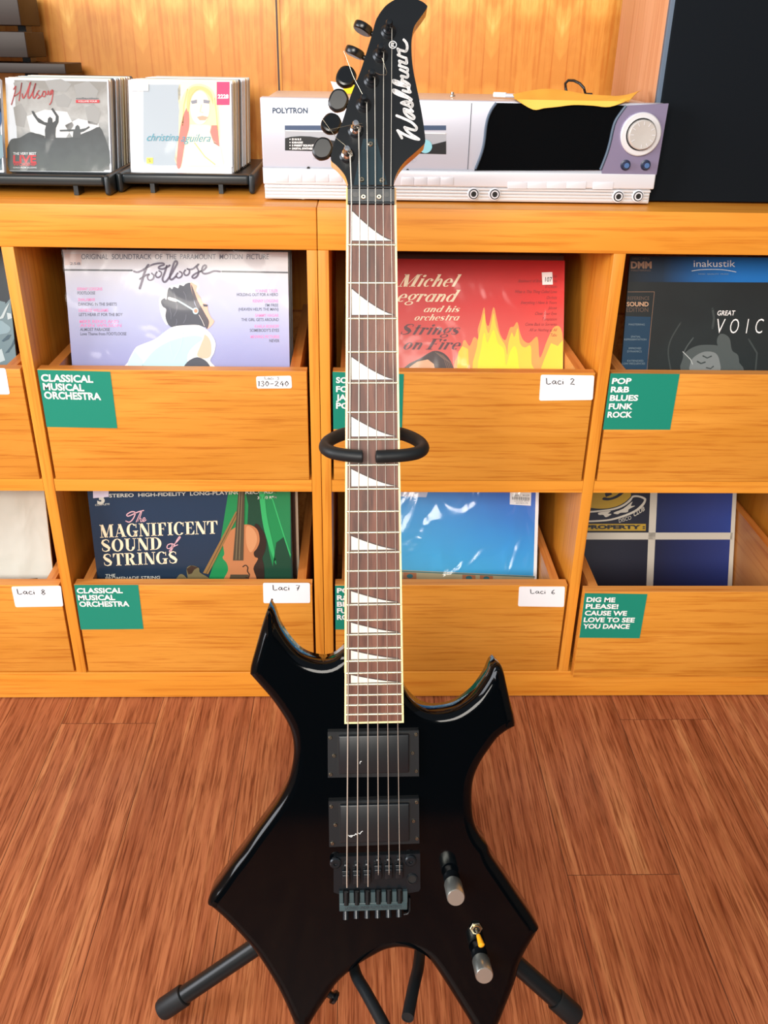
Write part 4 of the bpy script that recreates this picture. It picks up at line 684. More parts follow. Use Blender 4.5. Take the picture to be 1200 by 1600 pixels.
D['logo'] = (((0.0314, 0.13838),
    (0.0337, 0.13549),
    (0.03442, 0.13207),
    (0.03404, 0.12897),
    (0.03266, 0.12758),
    (0.03027, 0.12806),
    (0.02754, 0.12888),
    (0.02567, 0.12989)),
    ((0.02567, 0.12989),
    (0.02657, 0.12784),
    (0.02717, 0.12544)),
    ((0.02586, 0.12422),
    (0.02953, 0.12255),
    (0.03311, 0.1214)),
    ((0.03328, 0.1214),
    (0.03377, 0.119),
    (0.03365, 0.11642),
    (0.03051, 0.11741),
    (0.0271, 0.11874)),
    ((0.02703, 0.11874),
    (0.02759, 0.11652),
    (0.02689, 0.11445)),
    ((0.02689, 0.11428),
    (0.03047, 0.11312),
    (0.03421, 0.11162),
    (0.0346, 0.10939)),
    ((0.02771, 0.11068),
    (0.03111, 0.10907),
    (0.03417, 0.10732),
    (0.0349, 0.10493),
    (0.03379, 0.10337),
    (0.03106, 0.1042),
    (0.02874, 0.10468)),
    ((0.0286, 0.10451),
    (0.02975, 0.10256),
    (0.02904, 0.10067)),
    ((0.02904, 0.10067),
    (0.03272, 0.09917),
    (0.03585, 0.0968),
    (0.03604, 0.09525),
    (0.03472, 0.09414)),
    ((0.03575, 0.0936),
    (0.03336, 0.09488),
    (0.02927, 0.09569),
    (0.02415, 0.09701),
    (0.02093, 0.09937),
    (0.02145, 0.10041),
    (0.02418, 0.09986),
    (0.02929, 0.09775),
    (0.03337, 0.0954)),
    ((0.03498, 0.09284),
    (0.0369, 0.0897),
    (0.034, 0.09008),
    (0.03008, 0.09124)),
    ((0.03786, 0.08274),
    (0.03394, 0.08459),
    (0.02747, 0.08658),
    (0.02237, 0.0891),
    (0.02119, 0.09097),
    (0.02188, 0.09173),
    (0.02511, 0.0905),
    (0.03022, 0.08781),
    (0.03464, 0.08521),
    (0.03786, 0.08291)),
    ((0.03596, 0.08118),
    (0.03841, 0.07949),
    (0.03873, 0.07709),
    (0.03728, 0.0757),
    (0.03456, 0.07722),
    (0.03115, 0.07855),
    (0.02849, 0.07973)),
    ((0.02849, 0.07973),
    (0.03151, 0.08079),
    (0.03408, 0.08081),
    (0.03543, 0.07911)),
    ((0.03719, 0.07358),
    (0.03893, 0.0718)),
    ((0.03893, 0.0718),
    (0.0355, 0.07281),
    (0.03123, 0.07408)),
    ((0.03096, 0.07396),
    (0.03146, 0.0709),
    (0.03396, 0.06774),
    (0.03767, 0.06527),
    (0.0399, 0.06518),
    (0.04, 0.06717),
    (0.03734, 0.06946),
    (0.03437, 0.07138),
    (0.03123, 0.07408)),
    ((0.02408, 0.06776),
    (0.03021, 0.06535),
    (0.03726, 0.06198),
    (0.04133, 0.05827),
    (0.04235, 0.05641),
    (0.04129, 0.05453),
    (0.03831, 0.05488),
    (0.03459, 0.05596),
    (0.03132, 0.05698)),
    ((0.03132, 0.05698),
    (0.03308, 0.05408),
    (0.03752, 0.05038),
    (0.04123, 0.04817),
    (0.04419, 0.04625)),
    ((0.02495, 0.05393),
    (0.03007, 0.05087),
    (0.036, 0.04812),
    (0.04084, 0.04648),
    (0.04438, 0.04595)),
    ((0.0248, 0.054),
    (0.027, 0.05028),
    (0.02861, 0.04712)))
D['logor'] = ((0.02447, 0.13366),
    (0.02435, 0.1328),
    (0.02401, 0.13199),
    (0.02347, 0.13129),
    (0.02278, 0.13074),
    (0.02197, 0.1304),
    (0.02111, 0.13027),
    (0.02025, 0.13038),
    (0.01945, 0.1307),
    (0.01877, 0.13122),
    (0.01824, 0.13191),
    (0.01792, 0.13271),
    (0.01781, 0.13358),
    (0.01794, 0.13444),
    (0.01828, 0.13525),
    (0.01881, 0.13595),
    (0.01951, 0.13649),
    (0.02031, 0.13684),
    (0.02118, 0.13697),
    (0.02204, 0.13686),
    (0.02284, 0.13654),
    (0.02352, 0.13602),
    (0.02404, 0.13533),
    (0.02437, 0.13453),
    (0.02447, 0.13366))
D['logoR'] = (((0.02249, 0.13498), (0.01982, 0.13494), (0.0198, 0.13197)), ((0.02246, 0.132), (0.0198, 0.13197)), ((0.0213, 0.13496), (0.02128, 0.13288), (0.0198, 0.13197)))
D['nut'] = ((-0.02186, 0.64919), (0.02098, 0.64885), (0.02107, 0.66402), (-0.02173, 0.66431))
D['nuth'] = ((-0.01481, 0.65616), (0.00041, 0.65624), (0.01395, 0.65632))
D['nuts'] = ((-0.00742, 0.65418), (0.00685, 0.65426))
D['sn'] = ((-0.01835, 0.64899), (-0.01091, 0.64903), (-0.00341, 0.64907), (0.00363, 0.64911), (0.01073, 0.64915), (0.01784, 0.64919))
D['sb'] = ((-0.02841, -0.01723), (-0.01781, -0.01753), (-0.00712, -0.01784), (0.00346, -0.00452), (0.01416, -0.00482), (0.02496, -0.00512))
D['pu'] = ({'r': ((-0.04616, 0.14215),
    (0.04469, 0.14199),
    (0.04503, 0.09402),
    (-0.04644, 0.09467)), 'c': ((-0.03536, 0.13825),
    (0.0348, 0.13961),
    (0.0348, 0.10057),
    (-0.03507, 0.09974)), 's': ((-0.04364, 0.13643),
    (0.04189, 0.13791),
    (-0.04367, 0.09818),
    (0.0422, 0.09981),
    (-0.04006, 0.11756),
    (0.0385, 0.11885))}, {'r': ((-0.04605, 0.0696),
    (0.04506, 0.07058),
    (0.04554, 0.02264),
    (-0.04591, 0.02112)), 'c': ((-0.03485, 0.06696),
    (0.03508, 0.06741),
    (0.03508, 0.02771),
    (-0.03443, 0.02707)), 's': ((-0.04336, 0.06426),
    (0.04265, 0.06678),
    (-0.04269, 0.0252),
    (0.04297, 0.02805),
    (-0.03947, 0.04469),
    (0.0395, 0.0469))})
D['mark'] = ((-0.02656, 0.03565),
    (-0.02385, 0.0337),
    (-0.02247, 0.03496),
    (-0.02479, 0.03531),
    (-0.02042, 0.03549),
    (-0.01904, 0.03719),
    (-0.01795, 0.036),
    (-0.0163, 0.03784),
    (-0.01494, 0.03679),
    (-0.01356, 0.03878),
    (-0.01219, 0.03961))
D['mark2'] = ((-0.01442, 0.11069), (-0.01414, 0.11253), (-0.01278, 0.11306))
D['br'] = {'plate': ((-0.04163, 0.01025),
    (-0.03567, 0.01009),
    (0.03661, 0.01107),
    (0.04632, 0.01129),
    (0.04666, -0.02655),
    (0.04499, -0.02947),
    (0.03662, -0.031),
    (-0.03745, -0.03003),
    (-0.04204, -0.02793)), 'tail': ((-0.0363, -0.02821),
    (0.03282, -0.02678),
    (0.03309, -0.04552),
    (-0.03621, -0.04719)), 'studs': ((-0.03981, 0.0046),
    (0.03632, 0.00494)), 'hole': (0.03821, -0.01588), 'sad': ((-0.02938, -0.00416),
    (-0.01861, -0.00398),
    (-0.00793, -0.00379),
    (0.00307, 0.00076),
    (0.01377, 0.00066),
    (0.02457, 0.00065)), 'fine': ((-0.0298, -0.05153),
    (-0.019, -0.05067),
    (-0.0081, -0.05071),
    (0.00271, -0.05074),
    (0.01381, -0.05038),
    (0.02447, -0.05021)), 'slots': ((-0.02919, -0.03421),
    (-0.01834, -0.03404),
    (-0.00757, -0.03386),
    (0.00349, -0.0337),
    (0.01428, -0.03352),
    (0.02517, -0.03335)), 'claw': (0.03462, -0.05273)}
D['knob'] = ((0.07888, -0.01741), (0.10828, -0.10242))
D['knobend'] = ((713.0363, 1403.13531), (760.89109, 1524.14741))
D['knobh'] = (0.0382, 0.0367)
D['tog'] = (0.10457, -0.07316)
D['togt'] = (0.10808, -0.08183)
D['strap'] = (-0.04935, -0.16052)

# ------------------------------------------------------------------ materials
MATS = {}
def nt(name):
    m = bpy.data.materials.new(name); m.use_nodes = True; n = m.node_tree.nodes; b = n['Principled BSDF']
    MATS[name] = m; return m, n, m.node_tree.links, b
def pm(name, c, rough=.5, metal=0., spec=.5, coat=0., alpha=1., trans=0.):
    m, n, l, b = nt(name)
    b.inputs['Base Color'].default_value = lin(c); b.inputs['Roughness'].default_value = rough; b.inputs['Metallic'].default_value = metal
    b.inputs['Specular IOR Level'].default_value = spec; b.inputs['Coat Weight'].default_value = coat; b.inputs['Coat Roughness'].default_value = .05
    if trans: b.inputs['Transmission Weight'].default_value = trans
    return m
def ramp(n, stops):
    r = n.new('ShaderNodeValToRGB'); e = r.color_ramp.elements
    while len(e) < len(stops): e.new(.5)
    for x, (p, c) in zip(e, stops): x.position = p; x.color = lin(c)
    return r
def noise_on(n, l, coord, scale, detail=5, dist=0., rough=.55, loc=(0, 0, 0)):
    mp = n.new('ShaderNodeMapping'); mp.inputs['Scale'].default_value = scale; mp.inputs['Location'].default_value = loc
    l.new(coord, mp.inputs[0]); t = n.new('ShaderNodeTexNoise'); t.inputs['Scale'].default_value = 1; t.inputs['Detail'].default_value = detail
    t.inputs['Roughness'].default_value = rough; t.inputs['Distortion'].default_value = dist; l.new(mp.outputs[0], t.inputs['Vector']); return t
def mixc(n, l, a, b, fac, mode='MIX'):
    m = n.new('ShaderNodeMix'); m.data_type = 'RGBA'; m.blend_type = mode
    for s, v in ((0, fac), (6, a), (7, b)):
        if hasattr(v, 'links') or hasattr(v, 'is_linked'): l.new(v, m.inputs[s])
        else: m.inputs[s].default_value = v
    return m.outputs[2]
def wood(name, cols, axis, rough=.38, fine=150, long=2.2, broad=14, spec=.45, coat=0.):
    m, n, l, b = nt(name); tc = n.new('ShaderNodeTexCoord').outputs['Object']
    oi = n.new('ShaderNodeObjectInfo'); ad = n.new('ShaderNodeVectorMath'); ad.operation = 'ADD'
    l.new(tc, ad.inputs[0]); l.new(oi.outputs['Location'], ad.inputs[1]); v = ad.outputs[0]
    sf = [fine] * 3; sb = [broad] * 3; sf[axis] = long * 2; sb[axis] = long * .8
    a = noise_on(n, l, v, sb, 4, .6); f = noise_on(n, l, v, sf, 6, .2, .6)
    r1 = ramp(n, [(.3, cols[0]), (.52, cols[1]), (.72, cols[2])]); l.new(a.outputs['Fac'], r1.inputs[0])
    r2 = ramp(n, [(.34, cols[3]), (.5, 'ffffff')]); l.new(f.outputs['Fac'], r2.inputs[0])
    l.new(mixc(n, l, r1.outputs[0], r2.outputs[0], .55, 'MULTIPLY'), b.inputs['Base Color'])
    b.inputs['Roughness'].default_value = rough; b.inputs['Specular IOR Level'].default_value = spec; b.inputs['Coat Weight'].default_value = coat
    return m
CABC = ('d68829', 'e09433', 'e79f3f', 'd2a466')
wood('oak_along', CABC, 0); wood('oak_upright', CABC, 2); wood('oak_deep', CABC, 1)
wood('oak_edge', ('d58a3c', 'e29a4c', 'eaa75a', 'd8a268'), 0)
wood('drawer_veneer', ('cd862c', 'd68f35', 'df9a3e', 'c89858'), 0, fine=220, long=4, broad=20)
wood('drawer_side', ('c87c36', 'd68c46', 'e09a55', 'd29a62'), 1)
wood('speaker_veneer', ('c08a62', 'cc9670', 'd6a27e', 'd8b090'), 2, .4)
wood('rosewood', ('4a2a20', '6a3f30', '7e5140', '7a5a50'), 1, .5, 260, 10, 60)
wood('maple_amber', ('e6b060', 'f0c070', 'f6cc80', 'e8c080'), 1, .25)
wood('slat_wood', ('20140f', '271a14', '2d1f19', 'b0a098'), 0, .5)
# wall: flamed veneer
m, n, l, b = nt('flame_veneer'); tc = n.new('ShaderNodeTexCoord').outputs['Object']
mx = n.new('ShaderNodeSeparateXYZ'); l.new(tc, mx.inputs[0])
def mth(op, a, b_=None, c=None):
    k = n.new('ShaderNodeMath'); k.operation = op
    for i, v in enumerate((a, b_, c)):
        if v is None: continue
        if hasattr(v, 'is_linked'): l.new(v, k.inputs[i])
        else: k.inputs[i].default_value = v
    return k.outputs[0]
pp = mth('PINGPONG', mth('ADD', mx.outputs[0], .012), .056)          # book-matched leaves
cb = n.new('ShaderNodeCombineXYZ'); l.new(pp, cb.inputs[0]); l.new(mx.outputs[2], cb.inputs[2])
a1 = noise_on(n, l, cb.outputs[0], (17, 1, 5.5), 5, 1.1, .5); a2 = noise_on(n, l, cb.outputs[0], (150, 1, 6), 5, .4, .6)
r1 = ramp(n, [(.34, 'd08838'), (.45, 'e09c46'), (.55, 'ecb258'), (.66, 'f4c873')]); l.new(a1.outputs['Fac'], r1.inputs[0])
r2 = ramp(n, [(.36, 'e6bc86'), (.52, 'ffffff')]); l.new(a2.outputs['Fac'], r2.inputs[0])
l.new(mixc(n, l, r1.outputs[0], r2.outputs[0], .65, 'MULTIPLY'), b.inputs['Base Color']); b.inputs['Roughness'].default_value = .32
# floor planks (each plank quad carries its own random value)
m, n, l, b = nt('floor_planks'); tc = n.new('ShaderNodeTexCoord').outputs['Object']
at_ = n.new('ShaderNodeAttribute'); at_.attribute_name = 'plank'
vo = n.new('ShaderNodeVectorMath'); vo.operation = 'MULTIPLY_ADD'; l.new(at_.outputs['Color'], vo.inputs[0]); vo.inputs[1].default_value = (9.1, 7.7, 0); l.new(tc, vo.inputs[2])
g1 = noise_on(n, l, vo.outputs[0], (34, 1.0, 1), 6, .7, .62); g2 = noise_on(n, l, vo.outputs[0], (150, 5, 1), 5, .3, .65); g3 = noise_on(n, l, vo.outputs[0], (430, 14, 1), 3, .1, .6)
r1 = ramp(n, [(.28, '8a5033'), (.45, 'a86543'), (.57, 'ba7850'), (.76, 'd09a68')]); l.new(g1.outputs['Fac'], r1.inputs[0])
r2 = ramp(n, [(.32, 'a87858'), (.56, 'ffffff')]); l.new(g2.outputs['Fac'], r2.inputs[0])
r3 = ramp(n, [(.38, 'a07c66'), (.5, 'ffffff')]); l.new(g3.outputs['Fac'], r3.inputs[0])
c1 = mixc(n, l, r1.outputs[0], r2.outputs[0], .75, 'MULTIPLY'); c1 = mixc(n, l, c1, r3.outputs[0], .7, 'MULTIPLY')
tint = ramp(n, [(0, 'd8c2b2'), (1, 'ffffff')]); l.new(at_.outputs['Fac'], tint.inputs[0]); l.new(mixc(n, l, c1, tint.outputs[0], .7, 'MULTIPLY'), b.inputs['Base Color'])
b.inputs['Roughness'].default_value = .36; b.inputs['Specular IOR Level'].default_value = .4
pm('plank_gap', '4a2a1a', .7)

def grad(name, stops, axis=2, lo=0., hi=.315, rough=.4, nz=.0, nscale=18, skew=0.):
    m, n, l, b = nt(name); tc = n.new('ShaderNodeTexCoord').outputs['Object']; s = n.new('ShaderNodeSeparateXYZ'); l.new(tc, s.inputs[0])
    def mt(op, a, b_):
        k = n.new('ShaderNodeMath'); k.operation = op
        for i, v in enumerate((a, b_)):
            if hasattr(v, 'is_linked'): l.new(v, k.inputs[i])
            else: k.inputs[i].default_value = v
        return k.outputs[0]
    v = s.outputs[axis]
    if skew: v = mt('ADD', v, mt('MULTIPLY', s.outputs[0], skew))
    v = mt('DIVIDE', mt('SUBTRACT', v, lo), hi - lo)
    if nz:
        t = noise_on(n, l, tc, (nscale,) * 3, 4, .5); v = mt('ADD', v, mt('MULTIPLY', mt('SUBTRACT', t.outputs['Fac'], .5), nz))
    r = ramp(n, stops); l.new(v, r.inputs[0]); l.new(r.outputs[0], b.inputs['Base Color']); b.inputs['Roughness'].default_value = rough
    return m
grad('cover_lilac', [(.35, '7476b0'), (.55, '979bcb'), (.78, 'b6bfe0'), (.95, 'c6cad2')], nz=.12, nscale=9)
grad('cover_red_sheen', [(.35, 'e06a5a'), (.62, 'd84f46'), (.78, 'd02522'), (.95, 'b41618')], nz=.08, nscale=9, skew=-.1)  # paler lower zone has the plastic sleeve's reflection painted into the red
grad('cover_smoke', [(.3, '1c2222'), (.5, '20282a'), (.9, '1a2022')], nz=.9, nscale=14)
grad('cover_navy', [(.3, '17283a'), (.9, '173450')], nz=.2)
grad('cover_sky', [(.1, '58c0e8'), (.5, '38b0e8'), (.75, '2c96e0'), (1., '2a62c8')], nz=.1, nscale=12, skew=.35)
grad('cover_white', [(.2, 'd8dcd6'), (.6, 'cfd0c8'), (1., 'b9b3a6')], nz=.2, nscale=10)
grad('cover_teal_dark', [(.45, '2c4a58'), (.65, '13232e'), (1., '0d141c')], nz=.5, nscale=22)
grad('cd_mono', [(0, '43484a'), (.35, '7c8080'), (.6, 'a8a8a6'), (1., '86847f')], lo=0, hi=.12, nz=.9, nscale=45)
grad('crowd_dark', [(0, '4c5453'), (.5, '41484a'), (1., '34393c')], lo=0, hi=.06, nz=.9, nscale=60)
grad('band_blue', [(0, '0c4f8c'), (1., '0f63a8')], lo=0, hi=.3)
grad('band_fade', [(0, '0d1822'), (.3, '102a42'), (.62, '0f5696'), (1., '0f68b4')], axis=0, lo=-.155, hi=0.); grad('royal_blue', [(0, '10204e'), (1., '1a3a8e')], axis=0, lo=0, hi=.15, nz=.1); grad('royal_deep', [(0, '0c1434'), (1., '162f78')], axis=0, lo=0, hi=.15)
PRINT = dict(script_purple='463a58', print_dark='3a3f4a', print_grey='565a72', print_pink='ec86c4', sticker_pink='c9b8b8', hair_dark='353b4c', hair_mid='5a6072', hair_glow='eef2f6',
 skin_warm='f0b9a0', skin_shadow_print='47404c', skin_orange='ee8a6c', cyan_pale='bfe4ee', white='f4f3f2', shirt_white='f2f4f2', shirt_cyan='b4e2e8', cream='f0e2c2', cream_dim='c8ccc4', maroon='5a2a33',
 darkred='7e1c1e', flame_orange='f0a04c', flame_yellow='f6d03a', flame_bright='f8e61e', hair_brown='3a2626', hair_tan='7a5c4c', skin_pale='e9b48a', ink='22262e', ink_grey='5c6066', ink_green='15302c', ink_brown='3a281e',
 band_dark='101a26', band_mid='16456e', band_dim='123a56', bronze='96755f', bronze_dark='6a5548', bronze_light='c8a080', silver_print='d6dadc', silver_dim='7f929c', mist1='3a4242', mist2='4c5454', mist3='7a8080', mist4='b4b8b6',
 sticker_lilac='cfcbe0', pink_print='dcaeb8', curtain_green='15824a', curtain_dark='10402e', curtain_bright='2fa862', curtain_mid='1c7a4a', violin_shade='2a1c16', violin_wood='b5764c', violin_light='c98e62', violin_neck='4a4030', violin_string='8a7c5c', bow_gold='8c6a3c', statue='6e6444',
 pale_lilac='d0d4ea', beige_print='c4b48e', teal_dark='2f7a84', terracotta='c07a52', offwhite='ccc8bc', mustard='b8962a', navy_ink='10162c', sea_grey='5c747c', sea_light='76909a', sea_pale='a4b4b8', sea_dark='2f4a58',
 sign_teal='0d8670', print_greyblue='a9b4bd', cream_skin='f8eec8', blonde='f6e6aa', blonde_dark='e0c080', red_hair='d4776c', face_pale='f8e6cc', eye_print='858792', lip_print='e0a088', lip_pale='ecc8a8', teal_print='3f94a8', pink_hot='e2386c', yellow_print='ecd84a',
 mist_white='d6d6d4', cloud_grey='939391', silhouette='34383a', silhouette2='44494b', red_brush='a8383a', red_print='c02a34', ink_blue='27405a', label_grey='a6acb8', slot_blue='3d5170', panel_grey='a9adb4', panel_black='15191d', disc_cyan='8fd0dc', seam_dark='5a5f6a')
def M(name):
    if name in MATS: return MATS[name]
    return pm(name, PRINT[name], .42)
pm('paper_white', 'eef0f4', .6); pm('black_gloss', '030507', .07, 0, .2, 0.); pm('black_satin', '0a0e11', .3); pm('black_metal', '151b20', .3, .3); pm('black_rubber', '12171a', .5, 0, .35)
pm('tube_black', '0f1417', .33, 0, .3, 0.); pm('chrome', 'd8d8d6', .18, 1.); pm('nickel', 'b0a890', .25, 1.); pm('brushed_silver', 'c6ccc6', .32, .9); pm('steel_string', 'd8d4c8', .35, .6)
pm('fret_nickel', 'd2d0b6', .3, .75); pm('pearl', 'e6ded0', .25); pm('inlay_line', '3a2420', .5); pm('cream_binding', 'f3e2a8', .35); pm('amber_plastic', 'f0a420', .3); pm('pickup_black', '0b1217', .38); pm('truss_black', '26343a', .15); pm('bridge_grey', '35484c', .35)
pm('stereo_silver', 'c9ccd8', .35, .25); pm('stereo_bright', 'e2e3ea', .3, .2); pm('stereo_cream', 'dddde0', .32, .2); pm('stereo_top', 'd2cdc8', .35, .3); pm('purple_panel', '8c83a0', .32, .3); pm('display_black', '080a0c', .05, 0, .5, .5); pm('purple_dark', '43425c', .3, .2)
pm('dial_silver', 'd8d4ce', .25, .35); pm('knob_blue', '4c6a98', .3); pm('dark_navy', '1c2740', .4); pm('rib_shadow', 'a9a9b0', .4, .2); pm('grille_cloth', '0a1016', .85, 0, .15); pm('grille_frame', '4e6074', .5)
pm('rack_plastic', '1d2529', .35); pm('case_spine', 'dde4ec', .2); pm('case_dark', '3a3c40', .3); pm('sleeve_black', '16181c', .3); pm('sleeve_brown', '3c2a24', .4); pm('card_cream', 'd8ccb8', .6); pm('yellow_paper', 'f2ba48', .55); pm('yellow_bright', 'f2dc2c', .5)
pm('wall_dark', '15161a', .7); pm('wall_mid', '6a645c', .7); pm('wall_plain', 'b9ada0', .7); pm('window_white', 'e6e6e2', .5); pm('hole_black', '020303', .6); pm('cable_black', '0c0e10', .4)
# clear crinkled film
for fname, kf in (('clear_film', .6), ('thin_film', .16)):
    m = bpy.data.materials.new(fname); m.use_nodes = True; MATS[fname] = m; n = m.node_tree.nodes; l = m.node_tree.links; n.clear()
    o = n.new('ShaderNodeOutputMaterial'); mxs = n.new('ShaderNodeMixShader'); tr = n.new('ShaderNodeBsdfTransparent'); gl = n.new('ShaderNodeBsdfGlossy'); gl.inputs['Roughness'].default_value = .12
    tcx = n.new('ShaderNodeTexCoord'); nz = noise_on(n, l, tcx.outputs['Object'], (15, 15, 10), 2, .8, .4); bp = n.new('ShaderNodeBump'); bp.inputs['Strength'].default_value = .6 if kf > .5 else .3; bp.inputs['Distance'].default_value = .02
    l.new(nz.outputs['Fac'], bp.inputs['Height']); l.new(bp.outputs[0], gl.inputs['Normal']); lw = n.new('ShaderNodeLayerWeight'); lw.inputs[0].default_value = .25; l.new(bp.outputs[0], lw.inputs['Normal'])
    mt_ = n.new('ShaderNodeMath'); mt_.operation = 'MULTIPLY_ADD'; l.new(lw.outputs['Fresnel'], mt_.inputs[0]); mt_.inputs[1].default_value = kf; mt_.inputs[2].default_value = kf * .05
    l.new(mt_.outputs[0], mxs.inputs[0]); l.new(tr.outputs[0], mxs.inputs[1]); l.new(gl.outputs[0], mxs.inputs[2]); l.new(mxs.outputs[0], o.inputs[0])

# ------------------------------------------------------------------ mesh builder
I4 = Matrix.Identity(4)
class MB:
    def __init__(s): s.v = []; s.f = []; s.m = []; s.sm = []; s.ml = []
    def mi(s, mat):
        if mat not in s.ml: s.ml.append(mat)
        return s.ml.index(mat)
    def add(s, vs, fs, mat, smooth=False, T=None):
        o = len(s.v); k = s.mi(mat)
        s.v += [tuple(T @ Vector(p)) if T is not None else tuple(p) for p in vs]
        for q in fs: s.f.append([o + i for i in q]); s.m.append(k); s.sm.append(smooth)
        return s
    def box(s, lo, hi, mat, T=None, b=0.):
        (x0, y0, z0), (x1, y1, z1) = lo, hi
        if b <= 0:
            return s.add([(x0, y0, z0), (x1, y0, z0), (x1, y1, z0), (x0, y1, z0), (x0, y0, z1), (x1, y0, z1), (x1, y1, z1), (x0, y1, z1)],
                  [(0, 3, 2, 1), (4, 5, 6, 7), (0, 1, 5, 4), (1, 2, 6, 5), (2, 3, 7, 6), (3, 0, 4, 7)], mat, False, T)
        import bmesh
        bm = bmesh.new(); bmesh.ops.create_cube(bm, size=1)
        for v in bm.verts: v.co = Vector(((x0 + x1) / 2 + v.co.x * (x1 - x0), (y0 + y1) / 2 + v.co.y * (y1 - y0), (z0 + z1) / 2 + v.co.z * (z1 - z0)))
        bmesh.ops.bevel(bm, geom=bm.edges[:], offset=b, segments=3, profile=.5, affect='EDGES')
        bm.verts.index_update(); vs = [v.co.copy() for v in bm.verts]; fs = [[v.index for v in f.verts] for f in bm.faces]; bm.free()
        return s.add(vs, fs, mat, True, T)
    def prism(s, poly, z0, z1, mat, T=None, side=None, smooth=False):   # poly in xy, extruded along z
        n = len(poly); A = sum(poly[i][0] * poly[(i + 1) % n][1] - poly[(i + 1) % n][0] * poly[i][1] for i in range(n))
        if A < 0: poly = poly[::-1]
        vs = [(x, y, z0) for x, y in poly] + [(x, y, z1) for x, y in poly]
        s.add(vs, [list(range(n))[::-1], list(range(n, 2 * n))], mat, False, T)
        return s.add(vs, [(i, (i + 1) % n, n + (i + 1) % n, n + i) for i in range(n)], side or mat, smooth, T)
    def tube(s, pts, rad, mat, seg=12, caps=True, T=None):
        pts = [Vector(p) for p in pts]; n = len(pts); rr = rad if hasattr(rad, '__len__') else [rad] * n; vs = []; u = None
        for i, p in enumerate(pts):
            d = (pts[min(i + 1, n - 1)] - pts[max(i - 1, 0)]).normalized()
            if u is None: u = d.orthogonal().normalized()
            u = (u - d * u.dot(d)).normalized(); w = d.cross(u)
            vs += [p + (u * math.cos(a) + w * math.sin(a)) * rr[i] for a in (2 * math.pi * k / seg for k in range(seg))]
        fs = [(i * seg + k, i * seg + (k + 1) % seg, (i + 1) * seg + (k + 1) % seg, (i + 1) * seg + k) for i in range(n - 1) for k in range(seg)]
        s.add(vs, fs, mat, True, T)
        if caps: s.add([vs[k] for k in range(seg)] + [vs[(n - 1) * seg + k] for k in range(seg)], [list(range(seg))[::-1], list(range(seg, 2 * seg))], mat, False, T)
        return s
    def lathe(s, prof, mat, seg=24, T=None, smooth=True):               # prof [(r, z)] about z
        vs = []; n = len(prof)
        for r, z in prof: vs += [(r * math.cos(2 * math.pi * k / seg), r * math.sin(2 * math.pi * k / seg), z) for k in range(seg)]
        fs = [(i * seg + k, i * seg + (k + 1) % seg, (i + 1) * seg + (k + 1) % seg, (i + 1) * seg + k) for i in range(n - 1) for k in range(seg)]
        s.add(vs, fs, mat, smooth, T)
        for i, rev in ((0, True), (n - 1, False)):
            if prof[i][0] > 1e-6: s.add([vs[i * seg + k] for k in range(seg)], [list(range(seg))[::-1] if rev else list(range(seg))], mat, False, T)
        return s
    def loft(s, rings, mat, caps=(True, True), smooth=True, T=None):
        n = len(rings[0]); vs = [p for r in rings for p in r]
        fs = [(i * n + k, i * n + (k + 1) % n, (i + 1) * n + (k + 1) % n, (i + 1) * n + k) for i in range(len(rings) - 1) for k in range(n)]
        s.add(vs, fs, mat, smooth, T)
        if caps[0]: s.add(rings[0], [list(range(n))[::-1]], mat, smooth, T)
        if caps[1]: s.add(rings[-1], [list(range(n))], mat, smooth, T)
        return s
    def build(s, name, parent=None, loc=(0, 0, 0), at=None, rot=None, sharp=38):
        if at is not None: s.v = [(p[0] - at[0], p[1] - at[1], p[2] - at[2]) for p in s.v]; loc = at
        me = bpy.data.meshes.new(name); me.from_pydata(s.v, [], s.f); me.update()
        for q in s.ml: me.materials.append(M(q))
        me.polygons.foreach_set('material_index', s.m); me.polygons.foreach_set('use_smooth', s.sm)
        try: me.set_sharp_from_angle(angle=math.radians(sharp))
        except Exception: pass
        o = bpy.data.objects.new(name, me); COL.objects.link(o)
        if parent is not None:
            o.parent = parent
            if at is not None: loc = Vector(at) - WL.get(parent.name, Vector((0, 0, 0)))
        WL[o.name] = Vector(at) if at is not None else Vector(loc)
        o.location = loc
        if rot: o.rotation_euler = rot
        return o
WL = {}
def tag(o, label=None, cat=None, group=None, kind=None):
    for k, v in (('label', label), ('category', cat), ('group', group), ('kind', kind)):
        if v: o[k] = v
    return o
def empty(name, loc, rot=(0, 0, 0)):
    o = bpy.data.objects.new(name, None); o.empty_display_size = .05; COL.objects.link(o); o.location = loc; o.rotation_euler = rot; WL[o.name] = Vector(loc); return o

